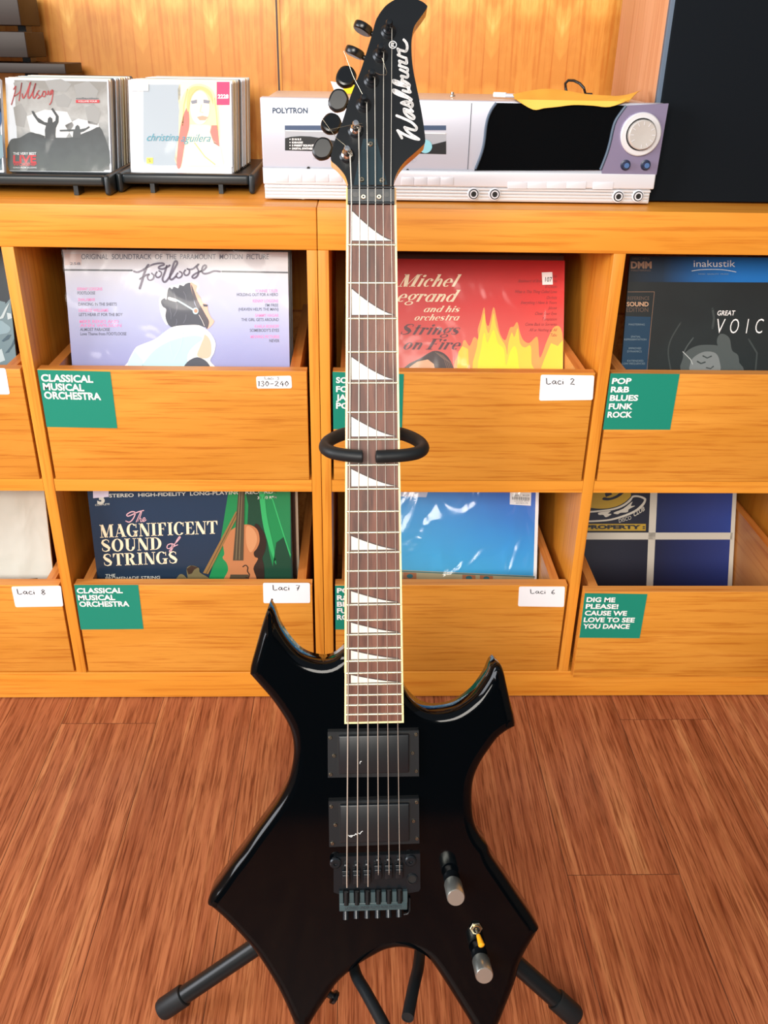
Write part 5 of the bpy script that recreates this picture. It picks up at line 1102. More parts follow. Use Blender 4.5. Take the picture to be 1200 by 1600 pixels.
# ------------------------------------------------------------------ lettering and printed artwork
_tc = {}
def btext(t, bold):
    k = (t, bold)
    if k in _tc: return _tc[k]
    c = bpy.data.curves.new('lettering', 'FONT'); c.body = t; c.size = 1; c.offset = bold; c.resolution_u = 3; c.fill_mode = 'FRONT' if hasattr(c, 'fill_mode') else c.fill_mode
    o = bpy.data.objects.new('lettering', c); COL.objects.link(o); bpy.context.view_layer.update()
    dg = bpy.context.evaluated_depsgraph_get(); e = o.evaluated_get(dg); me = e.to_mesh()
    vs = [(v.co.x, v.co.y) for v in me.vertices]; fs = [list(p.vertices) for p in me.polygons]
    e.to_mesh_clear(); bpy.data.objects.remove(o); bpy.data.curves.remove(c)
    _tc[k] = (vs, fs); return _tc[k]
CAP = None
def ring(cx, cy, rx, ry, tx, ty, a0=0, a1=360, n=20):
    out = []
    for i in range(n):
        a, b = (math.radians(a0 + (a1 - a0) * k / n) for k in (i, i + 1))
        out.append([(cx + rx * math.cos(a), cy + ry * math.sin(a)), (cx + rx * math.cos(b), cy + ry * math.sin(b)), (cx + (rx - tx) * math.cos(b), cy + (ry - ty) * math.sin(b)), (cx + (rx - tx) * math.cos(a), cy + (ry - ty) * math.sin(a))])
    return out
def rect(x0, y0, x1, y1): return [[(x0, y0), (x1, y0), (x1, y1), (x0, y1)]]
def diag(x0, y0, x1, y1, t): return [[(x0 - t / 2, y0), (x0 + t / 2, y0), (x1 + t / 2, y1), (x1 - t / 2, y1)]]
def dot(cx, cy, r): return [[(cx + r * math.cos(a * .5236), cy + r * math.sin(a * .5236)) for a in range(12)]]
def vstroke(pts):   # (x, y, halfwidth)
    out = []; L = []
    for i, (x, y, w) in enumerate(pts):
        a = pts[max(i - 1, 0)]; b = pts[min(i + 1, len(pts) - 1)]; dx, dy = b[0] - a[0], b[1] - a[1]; d = math.hypot(dx, dy) or 1
        L.append(((x - dy / d * w, y + dx / d * w), (x + dy / d * w, y - dx / d * w)))
    for p, q in zip(L, L[1:]): out.append([p[0], p[1], q[1], q[0]])
    return out
def sS(x, w, h, t):
    P = [(.86, .74, .02), (.84, .9, .03), (.55, .98, .03), (.2, .9, .07), (.1, .74, .09), (.3, .58, .12), (.62, .44, .13), (.88, .28, .1), (.8, .1, .07), (.45, .02, .03), (.12, .1, .03), (.06, .3, .02)]
    return vstroke([(x + a * w, b * h, c * t / .2) for a, b, c in P])
ST, HL = .21, .05
def cap(ch):
    sf = lambda x0, x1, y: rect(x0, y, x1, y + HL)
    if ch == 'I': return rect(.1, 0, .1 + ST, 1) + sf(0, .41, 0) + sf(0, .41, 1 - HL), .46
    if ch == 'M': return rect(.1, 0, .15, 1) + diag(.47, 0, .16, 1, .24) + diag(.47, 0, .78, 1, .05) + rect(.76, 0, .97, 1) + sf(0, .26, 0) + sf(0, .2, .95) + sf(.68, 1.06, 0) + sf(.8, 1.06, .95), 1.1
    if ch == 'A': return diag(.1, 0, .4, 1, .05) + diag(.7, 0, .4, 1, .23) + rect(.18, .28, .62, .33) + sf(0, .24, 0) + sf(.52, .88, 0), .9
    if ch == 'G': return ring(.42, .5, .42, .52, .22, .05, 45, 330) + rect(.58, .0, .58 + ST, .42) + sf(.48, .88, .4) + [[(.72, .98), (.76, .98), (.76, .66), (.7, .7)]], .92
    if ch == 'N': return rect(.1, 0, .15, 1) + diag(.68, 0, .16, 1, .25) + rect(.72, 0, .77, 1) + sf(0, .26, 0) + sf(0, .2, .95) + sf(.61, .88, .95), .9
    if ch in 'FEL':
        g = rect(.1, 0, .1 + ST, 1) + sf(0, .42, 0)
        if ch != 'L': g += sf(0, .66, .95) + [[(.66, 1), (.66, .68), (.62, .72), (.5, .95)]] + sf(.3, .5, .5) + [[(.5, .66), (.5, .38), (.46, .5)]]
        if ch == 'L': g += sf(0, .42, .95)
        if ch in 'EL': g += sf(0, .7, 0) + [[(.7, 0), (.7, .34), (.66, .28), (.52, .05)]]
        return g, .74
    if ch == 'C': return ring(.42, .5, .42, .52, .22, .05, 42, 318) + [[(.72, .98), (.76, .98), (.76, .64), (.7, .7)]], .84
    if ch == 'T': return rect(.29, 0, .29 + ST, 1) + sf(.2, .6, 0) + sf(0, .8, .95) + [[(0, 1), (0, .66), (.04, .7), (.16, .95)], [(.8, 1), (.8, .66), (.76, .7), (.64, .95)]], .84
    if ch == 'S': return sS(.02, .62, 1, .2), .72
    if ch == 'O': return ring(.43, .5, .43, .52, .22, .05, 0, 360, 28), .92
    if ch == 'U': return rect(.1, .3, .1 + ST, 1) + rect(.7, .3, .75, 1) + ring(.425, .32, .325, .34, .19, .06, 180, 360) + sf(0, .41, .95) + sf(.6, .86, .95), .9
    if ch == 'D': return rect(.1, 0, .1 + ST, 1) + ring(.36, .5, .48, .5, .22, .05, -90, 90) + sf(0, .4, 0) + sf(0, .4, .95), .9
    if ch == 'R': return rect(.1, 0, .1 + ST, 1) + ring(.36, .75, .38, .25, .2, .05, -90, 90) + sf(0, .41, 0) + sf(0, .4, .95) + diag(.68, 0, .46, .5, .22) + sf(.6, .9, 0), .94
    return rect(0, 0, .3, 1), .4
XH = .66
def low(ch):
    st = lambda x, h: rect(x, 0, x + .17, h)
    if ch == 'i': return st(.04, XH) + dot(.125, .86, .1) + rect(0, XH - HL, .1, XH), .3
    if ch == 'l': return st(.04, 1) + rect(-.02, .95, .1, 1), .3
    if ch == 'h': return st(.04, 1) + rect(-.02, .95, .1, 1) + ring(.33, .4, .19, .26, .15, .05, 0, 170, 12) + st(.36, .42), .6
    if ch == 'n': return st(.04, XH) + rect(-.02, XH - HL, .1, XH) + ring(.33, .4, .19, .26, .15, .05, 0, 170, 12) + st(.36, .42), .6
    if ch == 'r': return st(.04, XH) + rect(-.02, XH - HL, .1, XH) + ring(.3, .42, .15, .24, .06, .05, 60, 170, 8) + dot(.38, .54, .09), .47
    if ch == 'o': return ring(.26, .33, .26, .34, .16, .045), .58
    if ch == 'c': return ring(.25, .33, .25, .34, .16, .045, 50, 310) + dot(.38, .52, .09), .5
    if ch == 'e': return ring(.26, .33, .26, .34, .16, .045, 0, 312) + rect(.14, .32, .5, .365), .56
    if ch == 'a': return ring(.26, .33, .26, .34, .16, .045, 30, 330) + st(.38, XH), .62
    if ch == 'd': return ring(.26, .33, .26, .34, .16, .045, 30, 330) + st(.38, 1) + rect(.3, .95, .42, 1), .62
    if ch == 'g': return ring(.25, .4, .25, .26, .15, .045) + ring(.26, -.12, .26, .17, .1, .05, 0, 360, 16) + dot(.5, .6, .07) + diag(.2, .02, .16, .16, .06), .58
    if ch == 's': return sS(0, .42, XH, .17), .48
    if ch == 't': return st(.1, .9) + rect(0, XH - HL, .4, XH), .42
    return [], .3
def serif(t):
    vs, fs, x = [], [], 0
    for ch in t:
        if ch == ' ': x += .3; continue
        g, w = (cap if ch.isupper() else low)(ch)
        for p in g: fs.append(list(range(len(vs), len(vs) + len(p)))); vs += [(x + a, b) for a, b in p]
        x += w + .03
    return vs, fs
HAND = {'L': ([[(.05, 1), (.1, .1), (.3, .0), (.7, .12)]], .8), 'a': ([[(.55, .5), (.3, .6), (.05, .3), (.25, .05), (.55, .3), (.58, .55), (.56, .2), (.75, .05)]], .8), 'c': ([[(.55, .55), (.25, .6), (.05, .3), (.25, .03), (.6, .1)]], .7), 'i': ([[(.1, .55), (.12, .05)], [(.1, .78), (.12, .84)]], .35),
 '2': ([[(.05, .8), (.3, 1), (.55, .8), (.3, .4), (.05, .05), (.4, .1), (.65, .02)]], .8), '3': ([[(.08, .9), (.4, 1), (.5, .75), (.25, .55), (.55, .35), (.4, .02), (.05, .1)]], .7), '4': ([[(.4, 1), (.05, .4), (.6, .4)], [(.45, .7), (.45, 0)]], .75), '6': ([[(.5, 1), (.15, .6), (.08, .2), (.35, 0), (.58, .22), (.35, .42), (.12, .25)]], .75),
 '7': ([[(.05, .95), (.55, .95), (.25, 0)], [(.15, .45), (.5, .5)]], .7), '8': ([[(.3, .52), (.1, .75), (.3, 1), (.52, .78), (.3, .52), (.05, .25), (.3, 0), (.58, .25), (.3, .52)]], .75), '1': ([[(.1, .85), (.25, 1), (.22, 0)]], .45), '0': ([[(.3, 1), (.05, .5), (.3, 0), (.58, .5), (.3, 1)]], .75), '-': ([[(.05, .45), (.55, .48)]], .7), ' ': ([], .8)}
def handw(t):
    vs, fs, x = [], [], 0
    for ch in t:
        g, w = HAND.get(ch, ([], .4))
        for s in g:
            for p in vstroke([(x + a, b, .065) for a, b in s]): fs.append(list(range(len(vs), len(vs) + 4))); vs += p
        x += w
    return vs, fs
LAY = .00022
def paint(mb, cmds, clip=None, T=None, y0=0., soft=True):
    # artwork lies in the x-z plane, facing -y
    def P(u, v, lay):
        if clip: u = min(max(u, clip[0]), clip[2]); v = min(max(v, clip[1]), clip[3])
        return (u, y0 - LAY * lay, v)
    for c in cmds:
        if c[0] == 'p':
            pl = smooth2(c[1], 4, True) if (soft and len(c[1]) >= 7 and not c[2].startswith('silhouette')) else c[1]
            if len(pl) > 4:
                cl = [(P(u, v, 0)[0], P(u, v, 0)[2]) for u, v in pl]
                v2, _, f2, *_ = delaunay_2d_cdt([Vector(a) for a in cl], [], [list(range(len(cl)))], 1, 1e-6)
                mb.add([P(a.x, a.y, c[3]) for a in v2], f2, c[2], False, T)
            else: mb.add([P(u, v, c[3]) for u, v in pl], [list(range(len(pl)))], c[2], False, T)
        elif c[0] == 'r':
            pts = smooth2(c[1], 4) if len(c[1]) > 3 else c[1]
            for q in vstroke([(a, b, c[2] / 2) for a, b in pts]): mb.add([P(u, v, c[4]) for u, v in q], [(0, 1, 2, 3)], c[3], False, T)
            for (a, b) in (pts[0], pts[-1]): mb.add([P(a + c[2] / 2 * math.cos(k * .785), b + c[2] / 2 * math.sin(k * .785), c[4]) for k in range(8)], [list(range(8))], c[3], False, T)
        else:
            _, t, LL, LR, UL, mat, lay, bold, sh, font = c
            vs, fs = serif(t) if font == 's' else handw(t) if font == 'h' else btext(t, bold)
            if not vs: continue
            hcap = 1. if font in 'sh' else CAPH
            vs = [(x + sh * y, y) for x, y in vs]; x0 = min(v[0] for v in vs); x1 = max(v[0] for v in vs)
            q = []
            for x, y in vs:
                a = (x - x0) / (x1 - x0 or 1); b = y / hcap
                q.append(P(LL[0] + a * (LR[0] - LL[0]) + b * (UL[0] - LL[0]), LL[1] + a * (LR[1] - LL[1]) + b * (UL[1] - LL[1]), lay))
            mb.add(q, fs, mat, False, T)
def smooth2(pts, k=4, closed=False, corner=None):
    n = len(pts); out = []
    for i in range(n if closed else n - 1):
        p1, p2 = pts[i], pts[(i + 1) % n]
        p0 = pts[i - 1] if (closed or i > 0) else p1; p3 = pts[(i + 2) % n] if (closed or i + 2 < n) else p2
        if corner and corner[i]: p0 = (2 * p1[0] - p2[0], 2 * p1[1] - p2[1])
        if corner and corner[(i + 1) % n]: p3 = (2 * p2[0] - p1[0], 2 * p2[1] - p1[1])
        for j in range(k):
            t = j / k
            out.append(tuple(.5 * (2 * p1[d] + (p2[d] - p0[d]) * t + (2 * p0[d] - 5 * p1[d] + 4 * p2[d] - p3[d]) * t * t + (3 * p1[d] - p0[d] - 3 * p2[d] + p3[d]) * t ** 3) for d in (0, 1)))
    if not closed: out.append(tuple(pts[-1][:2]))
    return out
CAPH = max(v[1] for v in btext('H', 0.)[0])

# ------------------------------------------------------------------ room
def struct(o): o['kind'] = 'structure'; return o
fl = MB(); fl.box((-2.4, -3.5, -.05), (2.4, .5, -.0006), 'plank_gap'); tints = []
seam = {0: -.3708, 1: -.0595, -5: -.0635, -4: .13, -6: .2, 2: -.75, 3: .05, -3: -.8, -1: .2, -2: -.9}
for r_ in range(-19, 15):
    xa = .337 + .1525 * r_; xa, xb = max(xa, -2.4), min(xa + .1525, 2.4)
    if xb <= xa: continue
    y = seam.get(r_, random.uniform(-1.2, 0)) - 3 * 1.22
    while y < .5:
        ya, yb = max(y, -3.5), min(y + 1.22, .5)
        if yb > ya:
            g_ = .0004; k_ = len(fl.f); fl.add([(xa + g_, ya + g_, 0), (xb - g_, ya + g_, 0), (xb - g_, yb - g_, 0), (xa + g_, yb - g_, 0)], [(0, 1, 2, 3)], 'floor_planks')
            tints.append((k_, (random.random(), random.random(), random.random(), 1)))
        y += 1.22
fo = fl.build('floor'); ca_ = fo.data.color_attributes.new('plank', 'FLOAT_COLOR', 'CORNER')
for k_, c_ in tints:
    for li in fo.data.polygons[k_].loop_indices: ca_.data[li].color = c_
struct(fo)
wb = MB().box((-2.4, .42, 0), (2.4, .5, 2.6), 'flame_veneer')
struct(wb.build('wall_back'))
struct(MB().box((-.0775, .4175, .001), (-.0745, .4202, 2.6), 'inlay_line').box((-.0745, .4165, .001), (-.071, .4202, 2.6), 'oak_upright').build('trim_1'))
wl = MB()
for lo, hi in (((-2.5, -3.5, 0), (-2.4, -2.1, 2.6)), ((-2.5, -.6, 0), (-2.4, .5, 2.6)), ((-2.5, -2.1, 0), (-2.4, -.6, .8)), ((-2.5, -2.1, 2.1), (-2.4, -.6, 2.6))): wl.box(lo, hi, 'wall_plain')
struct(wl.build('wall_left'))
wf = MB()
for lo, hi in (((-2.48, -2.1, .8), (-2.42, -2.05, 2.1)), ((-2.48, -.65, .8), (-2.42, -.6, 2.1)), ((-2.48, -2.05, .8), (-2.42, -.65, .85)), ((-2.48, -2.05, 2.05), (-2.42, -.65, 2.1)), ((-2.47, -1.37, .85), (-2.43, -1.33, 2.05))): wf.box(lo, hi, 'window_white')
struct(wf.build('window_1'))
struct(MB().box((2.4, -3.5, 0), (2.5, .5, 2.6), 'wall_mid').build('wall_right'))
struct(MB().box((-2.4, -3.6, 0), (2.4, -3.5, 2.6), 'wall_dark').build('wall_front'))

# ------------------------------------------------------------------ cabinets
ZT0, ZT1, ZM0, ZM1, ZB1 = .7443, .7986, .390, .4093, .0536
def cabinet(x0, x1, div, posts, label, cols):
    E = tag(empty('record_cabinet', ((x0 + x1) / 2, .2, 0)), label, 'cabinet', 'record cabinets along the wall')
    g = .0004
    mb = MB(); mb.box((x0 + g, 0, ZT0), (x1 - g, .405, ZT1), 'oak_along', b=.0012).build('top_panel', E, at=((x0 + x1) / 2, .0, ZT0))
    MB().box((x0 + g, 0, 0.002), (x1 - g, .4, ZB1), 'oak_along', b=.0008).build('plinth', E, at=((x0 + x1) / 2, 0, 0))
    for a, b in posts: MB().box((a + g, 0, ZB1), (b - g, .4, ZT0), 'oak_upright', b=.0007).build('upright_panel', E, at=((a + b) / 2, 0, ZB1))
    for (a, b) in div: MB().box((a, .0006, ZM0), (b, .4, ZM1), 'oak_along').build('shelf_rail', E, at=((a + b) / 2, 0, ZM0))
    MB().box((x0 + .004, .39, .01), (x1 - .004, .4, ZT0), 'oak_upright').build('back_panel', E, at=((x0 + x1) / 2, .39, .01))
    for key, a, b, zb, yo in cols:
        zt = zb + .1685; fx0, fx1 = a + .0033, b - .0033
        d = MB(); y = yo
        d.box((fx0, y, zb), (fx1, y + .018, zt), 'drawer_veneer', b=.0008)
        d.box((fx0, y + .0003, zt - .0006), (fx1, y + .0178, zt + .0002), 'oak_edge')
        sx0, sx1 = fx0 + .0105, fx1 - .0105
        d.box((sx0, y + .018, zb), (sx0 + .014, y + .36, zt), 'drawer_side'); d.box((sx1 - .014, y + .018, zb), (sx1, y + .36, zt), 'drawer_side')
        d.box((sx0 + .014, y + .346, zb), (sx1 - .014, y + .36, zt - .01), 'drawer_side'); d.box((sx0 + .014, y + .018, zb), (sx1 - .014, y + .346, zb + .003), 'drawer_side')
        o = d.build('drawer', E, at=((fx0 + fx1) / 2, y, zb))
        dd = D['dr'].get(key, {})
        for kind, nm in (('sign', 'category_sign'), ('label', 'paper_label')):
            s = dd.get(kind)
            if not s: continue
            k = MB(); qd = s['q']
            if kind == 'label': qd = rnd(qd, .003)
            ye = y - .0002
            n_ = len(qd); k.add([(u, ye - .0003, v) for u, v in qd] + [(u, ye + .0002, v) for u, v in qd], [list(range(n_))] + [(i, n_ + i, n_ + (i + 1) % n_, (i + 1) % n_) for i in range(n_)], 'sign_teal' if kind == 'sign' else 'paper_white')
            paint(k, s['c'], y0=ye - .0003)
            c0 = (sum(p[0] for p in qd) / n_, y, min(p[1] for p in qd))
            r = k.build(nm, o, at=c0)
            r['label'] = 'green paper sign with white capital lettering' if kind == 'sign' else 'white paper label with handwriting'
    return E
def rnd(q, r):
    out = []
    for i in range(4):
        p, a, b = Vector(q[i]), Vector(q[i - 1]), Vector(q[(i + 1) % 4]); da = (a - p).normalized() * r; db = (b - p).normalized() * r
        for t in (0, .25, .5, .75, 1): out.append(tuple(p + da * (1 - t) ** 2 + db * t ** 2))
    return out
ZD1, ZD2 = .4101, .0546 + .0018
ZD2 = .0565
cabinet(-.8056, 0, [(-.7906, -.4112), (-.3943, -.0146)], [(-.8056, -.7906), (-.4112, -.3943), (-.0146, 0)], 'left wooden record cabinet carrying the compact disc racks, open drawers in front',
  [('A1', -.7906, -.4112, .4098, 0), ('B1', -.3943, -.0146, .4098, 0), ('A2', -.7906, -.4112, .0568, 0), ('B2', -.3943, -.0146, .0568, 0)])
cabinet(0, .8056, [(.0152, .3925), (.4095, .7906)], [(0, .0152), (.3925, .4095), (.7906, .8056)], 'right wooden record cabinet carrying the silver stereo, behind the guitar neck',
  [('C1', .0152, .3925, .4098, 0), ('D1', .4095, .7906, .4098, 0), ('C2', .0152, .3925, .0568, 0), ('D2', .4095, .7906, .0568, -.02)])

# ------------------------------------------------------------------ records in the drawers
def record(key, mat, label, film=False, th=.004, group='record sleeves in the drawers'):
    x, y, z, lean = D['recs'][key]
    mb = MB().box((-.1575, 0, 0), (.1575, th, .315), mat)
    if key in D['paint']: paint(mb, D['paint'][key], clip=(-.1573, .0005, .1573, .3147))
    o = tag(mb.build('record_sleeve', None, loc=(x, y, z), rot=(-R(lean), 0, 0)), label, 'record', group)
    if film:
        f = MB(); nx, nz_ = 24, 24; vs = []
        for j in range(nz_ + 1):
            for i in range(nx + 1):
                u, v = i / nx, j / nz_; w = .0011 + .0009 * math.sin(7 * u + 3 * v * 5) * math.sin(5.3 * v * 3 + u * 4)
                vs.append((-.1585 + .317 * u, -.0018 - w, .0005 + .317 * v))
        f.add(vs, [(j * (nx + 1) + i, j * (nx + 1) + i + 1, (j + 1) * (nx + 1) + i + 1, (j + 1) * (nx + 1) + i) for j in range(nz_) for i in range(nx)], film, True)
        f.build('plastic_sleeve', o)
    return o
record('foot', 'cover_lilac', 'lilac record cover with a white-shirted figure, above the sign CLASSICAL MUSICAL ORCHESTRA, upper drawer', film='thin_film')
record('red', 'cover_red_sheen', 'red record cover with yellow flames, in the drawer labelled Laci 2', film='thin_film')
record('dmm', 'cover_smoke', 'dark smoky record cover with a blue top band, upper right drawer')
record('aup', 'cover_teal_dark', 'dark blue-grey record cover cut off at the left edge of the upper row')
record('magn', 'cover_navy', 'dark blue boxed record set with a violin and green curtain, drawer Laci 7', th=.022)
record('blue', 'cover_sky', 'sky blue record cover in shiny plastic with barcode, drawer Laci 6', film='clear_film')
record('disco', 'offwhite', 'dark blue record cover with white grid lines, in the lower right drawer')
record('alow', 'cover_white', 'blank whitish record sleeve in crinkled plastic, in the drawer Laci 8', film='clear_film')
def back_record(ref, dy, dx, dz, mat, label, th=.003, lean=None):
    x, y, z, le = D['recs'][ref]
    if lean is not None: le = lean
    mb = MB().box((-.1575, 0, 0), (.1575, th, .315), mat)
    tag(mb.build('record_sleeve', None, loc=(x + dx, y + dy, z + dz), rot=(-R(le), 0, 0)), label, 'record', 'record sleeves in the drawers')
back_record('foot', .012, .0015, .0006, 'sleeve_black', 'black record sleeve directly behind the lilac record cover')
back_record('foot', .021, .0022, .0003, 'sleeve_brown', 'dark brown record sleeve, second behind the lilac record cover')
back_record('foot', .031, .003, .0008, 'case_dark', 'dark grey record sleeve, third behind the lilac record cover')
back_record('foot', .043, .0025, .0, 'sleeve_black', 'black record sleeve at the back of the lilac cover drawer')
back_record('red', .012, .0004, .0045, 'sleeve_brown', 'dark brown record sleeve edging out above the red flame cover')
back_record('red', .022, -.002, .006, 'sleeve_black', 'black record sleeve, rearmost above the red flame cover')
back_record('magn', .034, .004, .0, 'sleeve_brown', 'brown record sleeve behind the boxed set with the violin')
back_record('magn', .042, .0075, .0, 'card_cream', 'pale cream record sleeve, second behind the boxed set with the violin', lean=7.5)

# ------------------------------------------------------------------ compact discs in their racks
def cd_case(x, y, z, label, group, front=None, base='white', spine='case_spine', film=True, w=.142):
    mb = MB().box((0, 0, 0), (w, .0098, .1245), spine)
    if front is not None:
        mb.box((.0125, -.0003, .003), (w - .002, .0001, .1215), base)
        paint(mb, front, clip=(-.002, .0005, w + .001, .124), y0=-.0003)
    o = tag(mb.build('compact_disc_case', None, loc=(x, y, z), rot=(-R(20), 0, 0)), label, 'compact disc', group)
    if film:
        f = MB(); nx = 16; vs = []
        for j in range(nx + 1):
            for i in range(nx + 1):
                u, v = i / nx, j / nx; vs.append((-.0025 + (w + .005) * u, -.0026 - .0006 * math.sin(9 * u + 4 * v) * math.sin(8 * v), -.0002 + .1285 * v))
        f.add(vs, [(j * (nx + 1) + i, j * (nx + 1) + i + 1, (j + 1) * (nx + 1) + i + 1, (j + 1) * (nx + 1) + i) for j in range(nx) for i in range(nx)], 'thin_film', True)
        f.build('plastic_bag', o)
    return o
ax, ay, az = D['cdA']; bx, by, bz = D['cdB']; cx_, cy_, cz_ = D['cdL']
ZCD = .8185
cd_case(ax, ay, ZCD, 'compact disc with a grey cover of silhouetted people raising arms', 'discs in the left rack', D['cdAp'], 'cd_mono')
cd_case(bx, by, ZCD, 'compact disc with a white cover and a blonde woman, front of the right rack', 'discs in the right rack', D['cdBp'], 'white')
cd_case(cx_, cy_, ZCD, 'compact disc with a dark blue cover cut off by the left picture edge', 'discs at the left edge', D['cdLp'], 'sea_dark', w=.142)
sp = ['case_spine', 'card_cream', 'case_dark', 'case_spine', 'sea_pale', 'case_spine', 'beige_print', 'card_cream']
for k in range(1, 11):
    cd_case(ax + .0006 * k + random.uniform(-.0006, .0006), ay + .0118 * k, ZCD + random.uniform(0, .0008), 'plastic-wrapped compact disc in the row behind the grey silhouette cover', 'discs in the left rack', None, spine=sp[k % 8], film=False)
for k in range(1, 13):
    cd_case(bx + .0009 * k + random.uniform(-.0006, .0006), by + .0118 * k, ZCD + random.uniform(0, .0008), 'plastic-wrapped compact disc in the row behind the blonde woman cover', 'discs in the right rack', None, spine=sp[(k * 3) % 8], film=False)
def cd_rack(x0, x1, yf, label):
    E = tag(empty('disc_rack', ((x0 + x1) / 2, yf, ZT1)), label, 'disc rack', 'black disc racks on the left cabinet'); A = lambda: ((x0 + x1) / 2, yf, ZT1)
    MB().box((x0 + .008, yf, ZT1 + .012), (x1 - .008, yf + .016, ZT1 + .0255), 'rack_plastic', b=.004).build('front_bar', E, at=A())
    for a in (x0, x1 - .0085):
        MB().box((a, yf - .001, ZT1 + .0004), (a + .0085, yf + .27, ZT1 + .0265), 'rack_plastic', b=.004).build('side_rail', E, at=A())
    t = MB().box((x0 + .008, yf + .015, ZT1 + .0125), (x1 - .008, yf + .268, ZT1 + .0162), 'rack_plastic'); t.build('tray', E, at=A())
    for a in (x0 + .045, x1 - .05): MB().box((a, yf + .002, ZT1 + .0004), (a + .006, yf + .03, ZT1 + .0135), 'rack_plastic').build('foot', E, at=A())
cd_rack(-.64, -.2777, .068, 'black plastic disc rack under the grey silhouette disc')
cd_rack(-.2770, -.0885, .098, 'black plastic disc rack under the white blonde woman disc')
# dark slatted rack at the top left corner
E = tag(empty('slatted_rack', (-.55, .36, ZT1)), 'dark brown slatted wooden rack behind the discs in the top left corner', 'wooden rack')
A = (-.55, .36, ZT1)
for x1, z0, z1, yy in ((-.4395, 1.0005, 1.046, .30), (-.4365, .9585, .9925, .30), (-.384, .9375, .9515, .30)):
    MB().box((-.7, yy, z0), (x1, yy + .09, z1), 'slat_wood', b=.001).build('slat', E, at=A)
for xa in (-.69, -.46): MB().box((xa, .345, ZT1 + .0004), (xa + .012, .372, 1.04), 'black_satin').build('post', E, at=A)

# ------------------------------------------------------------------ stereo
X0, YS, Z0 = .19, .045, ZT1
st = D['st']; E = tag(empty('compact_stereo', (X0, YS, Z0)), 'silver compact stereo with black display and round dial, on the cabinet behind the headstock', 'stereo')
L, Rr = -.2612, .2565; TOP = .1255
MB().box((L + .006, .024, .008), (.244, .19, TOP - .001), 'stereo_top', b=.002).build('housing', E)
fp = MB(); fp.box((L, 0, .0415), (.2575, .0235, TOP), 'stereo_silver', b=.0018); fp.box((L - .0002, -.0012, .0395), (.2575, .003, .0425), 'panel_grey')
paint(fp, D['stereo'], clip=(L + .0005, .043, .2562, TOP - .0008), soft=False)
for h in st['holes']: fp.lathe([(.0021, 0), (.0021, .0012)], 'hole_black', 12, Matrix.Translation((h[0], -.0002, h[1])) @ Matrix.Rotation(R(90), 4, 'X'))
fp.build('front_panel', E)
bs = MB().box((L, -.004, .0215), (Rr, .022, .0412), 'stereo_bright', b=.002)
bs.build('button_strip', E)
for b in st['btns']:
    (u0, v1), (u1, v0) = b
    MB().box((u0, -.0047, v0), (u1, -.002, v1), 'stereo_bright', b=.0004).build('button', E)
rb = MB()
rb.box((L + .0012, .0008, .003), (Rr - .0032, .02, .0213), 'stereo_cream', b=.001)
for k in range(4): rb.box((L + .0012 + .0003 * k, -.0022 + .0006 * k, .0045 + .0042 * (3 - k)), (Rr - .0032 - .0008 * k, .004, .0045 + .0042 * (3 - k) + .0030), 'stereo_cream', b=.0008)
rb.build('ribbed_base', E)
for j in st['jacks']:
    T = Matrix.Translation((j[0], -.0022, j[1])) @ Matrix.Rotation(R(90), 4, 'X')
    MB().lathe([(.0082, 0), (.0082, .0006), (.0074, .0012), (.0072, .0012)], 'stereo_bright', 28, T).lathe([(.0064, .0010), (.0064, .0022), (.0060, .0024), (.0054, .0024)], 'hole_black', 24, T).lathe([(.0052, .0012), (.0052, .003), (.0036, .003), (.0034, .0014)], 'stereo_bright', 24, T).lathe([(.0034, .0012), (.0034, .0026)], 'hole_black', 20, T).build('jack_socket', E)
sc = [(min(u, .25), min(v, TOP - .0012)) for u, v in st['screen']]
TX = Matrix.Rotation(R(90), 4, 'X')       # xy -> x,z ; +z -> -y
dl = MB().prism(sc, -.002, .0028, 'display_black', TX); dl.build('display_window', E)
left = smooth2([tuple(p) for p in st['screen'][:8]], 4); rt = smooth2([tuple(p) for p in st['screen'][10:]], 4)
for nm, ln in (('display_trim', left), ('display_trim', rt)):
    t = MB(); t.tube([(u, -.003, min(v, TOP - .001)) for u, v in ln], .0017, 'grille_frame', 8); t.build(nm, E)
pr = [(u + .0022, v) for u, v in rt]; pu = [(min(u, .2575), min(v, TOP + .0005)) for u, v in pr] + [(.2590, TOP + .0005), (.2570, .0405), (pr[0][0], .0405)]
MB().prism(pu, -.001, .0036, 'purple_panel', TX).build('control_panel', E)
T = Matrix.Translation((st['dial'][0], -.0036, st['dial'][1])) @ TX
MB().lathe([(.0262, 0), (.0262, .003), (.025, .0042), (.0198, .0042), (.0192, .003)], 'stereo_cream', 48, T).build('dial_ring', E)
dk = MB().lathe([(.0192, .001), (.0192, .0042), (.0182, .0042)], 'hole_black', 48, T).lathe([(.0180, .002), (.0180, .0105), (.0168, .012), (.002, .0112), (0, .0112)], 'dial_silver', 48, T)
for k in range(11):
    a = R(30 + 30 * k - 90 - 30); c, s_ = math.cos(a), math.sin(a)
    dk.add([(c * r_ - s_ * w_, s_ * r_ + c * w_, .0122) for r_, w_ in ((.0115, -.00035), (.016, -.00035), (.016, .00035), (.0115, .00035))], [(0, 1, 2, 3)], 'stereo_bright', False, T)
dk.build('volume_dial', E)
for k in st['knobs']:
    T = Matrix.Translation((k[0], -.0036, k[1])) @ TX
    MB().lathe([(.0066, 0), (.0066, .001), (.005, .0016), (.005, .006), (.0042, .0075), (0, .0078)], 'dark_navy', 24, T).lathe([(.0034, .0076), (.003, .0082), (0, .0082)], 'knob_blue', 20, T).build('tone_knob', E)
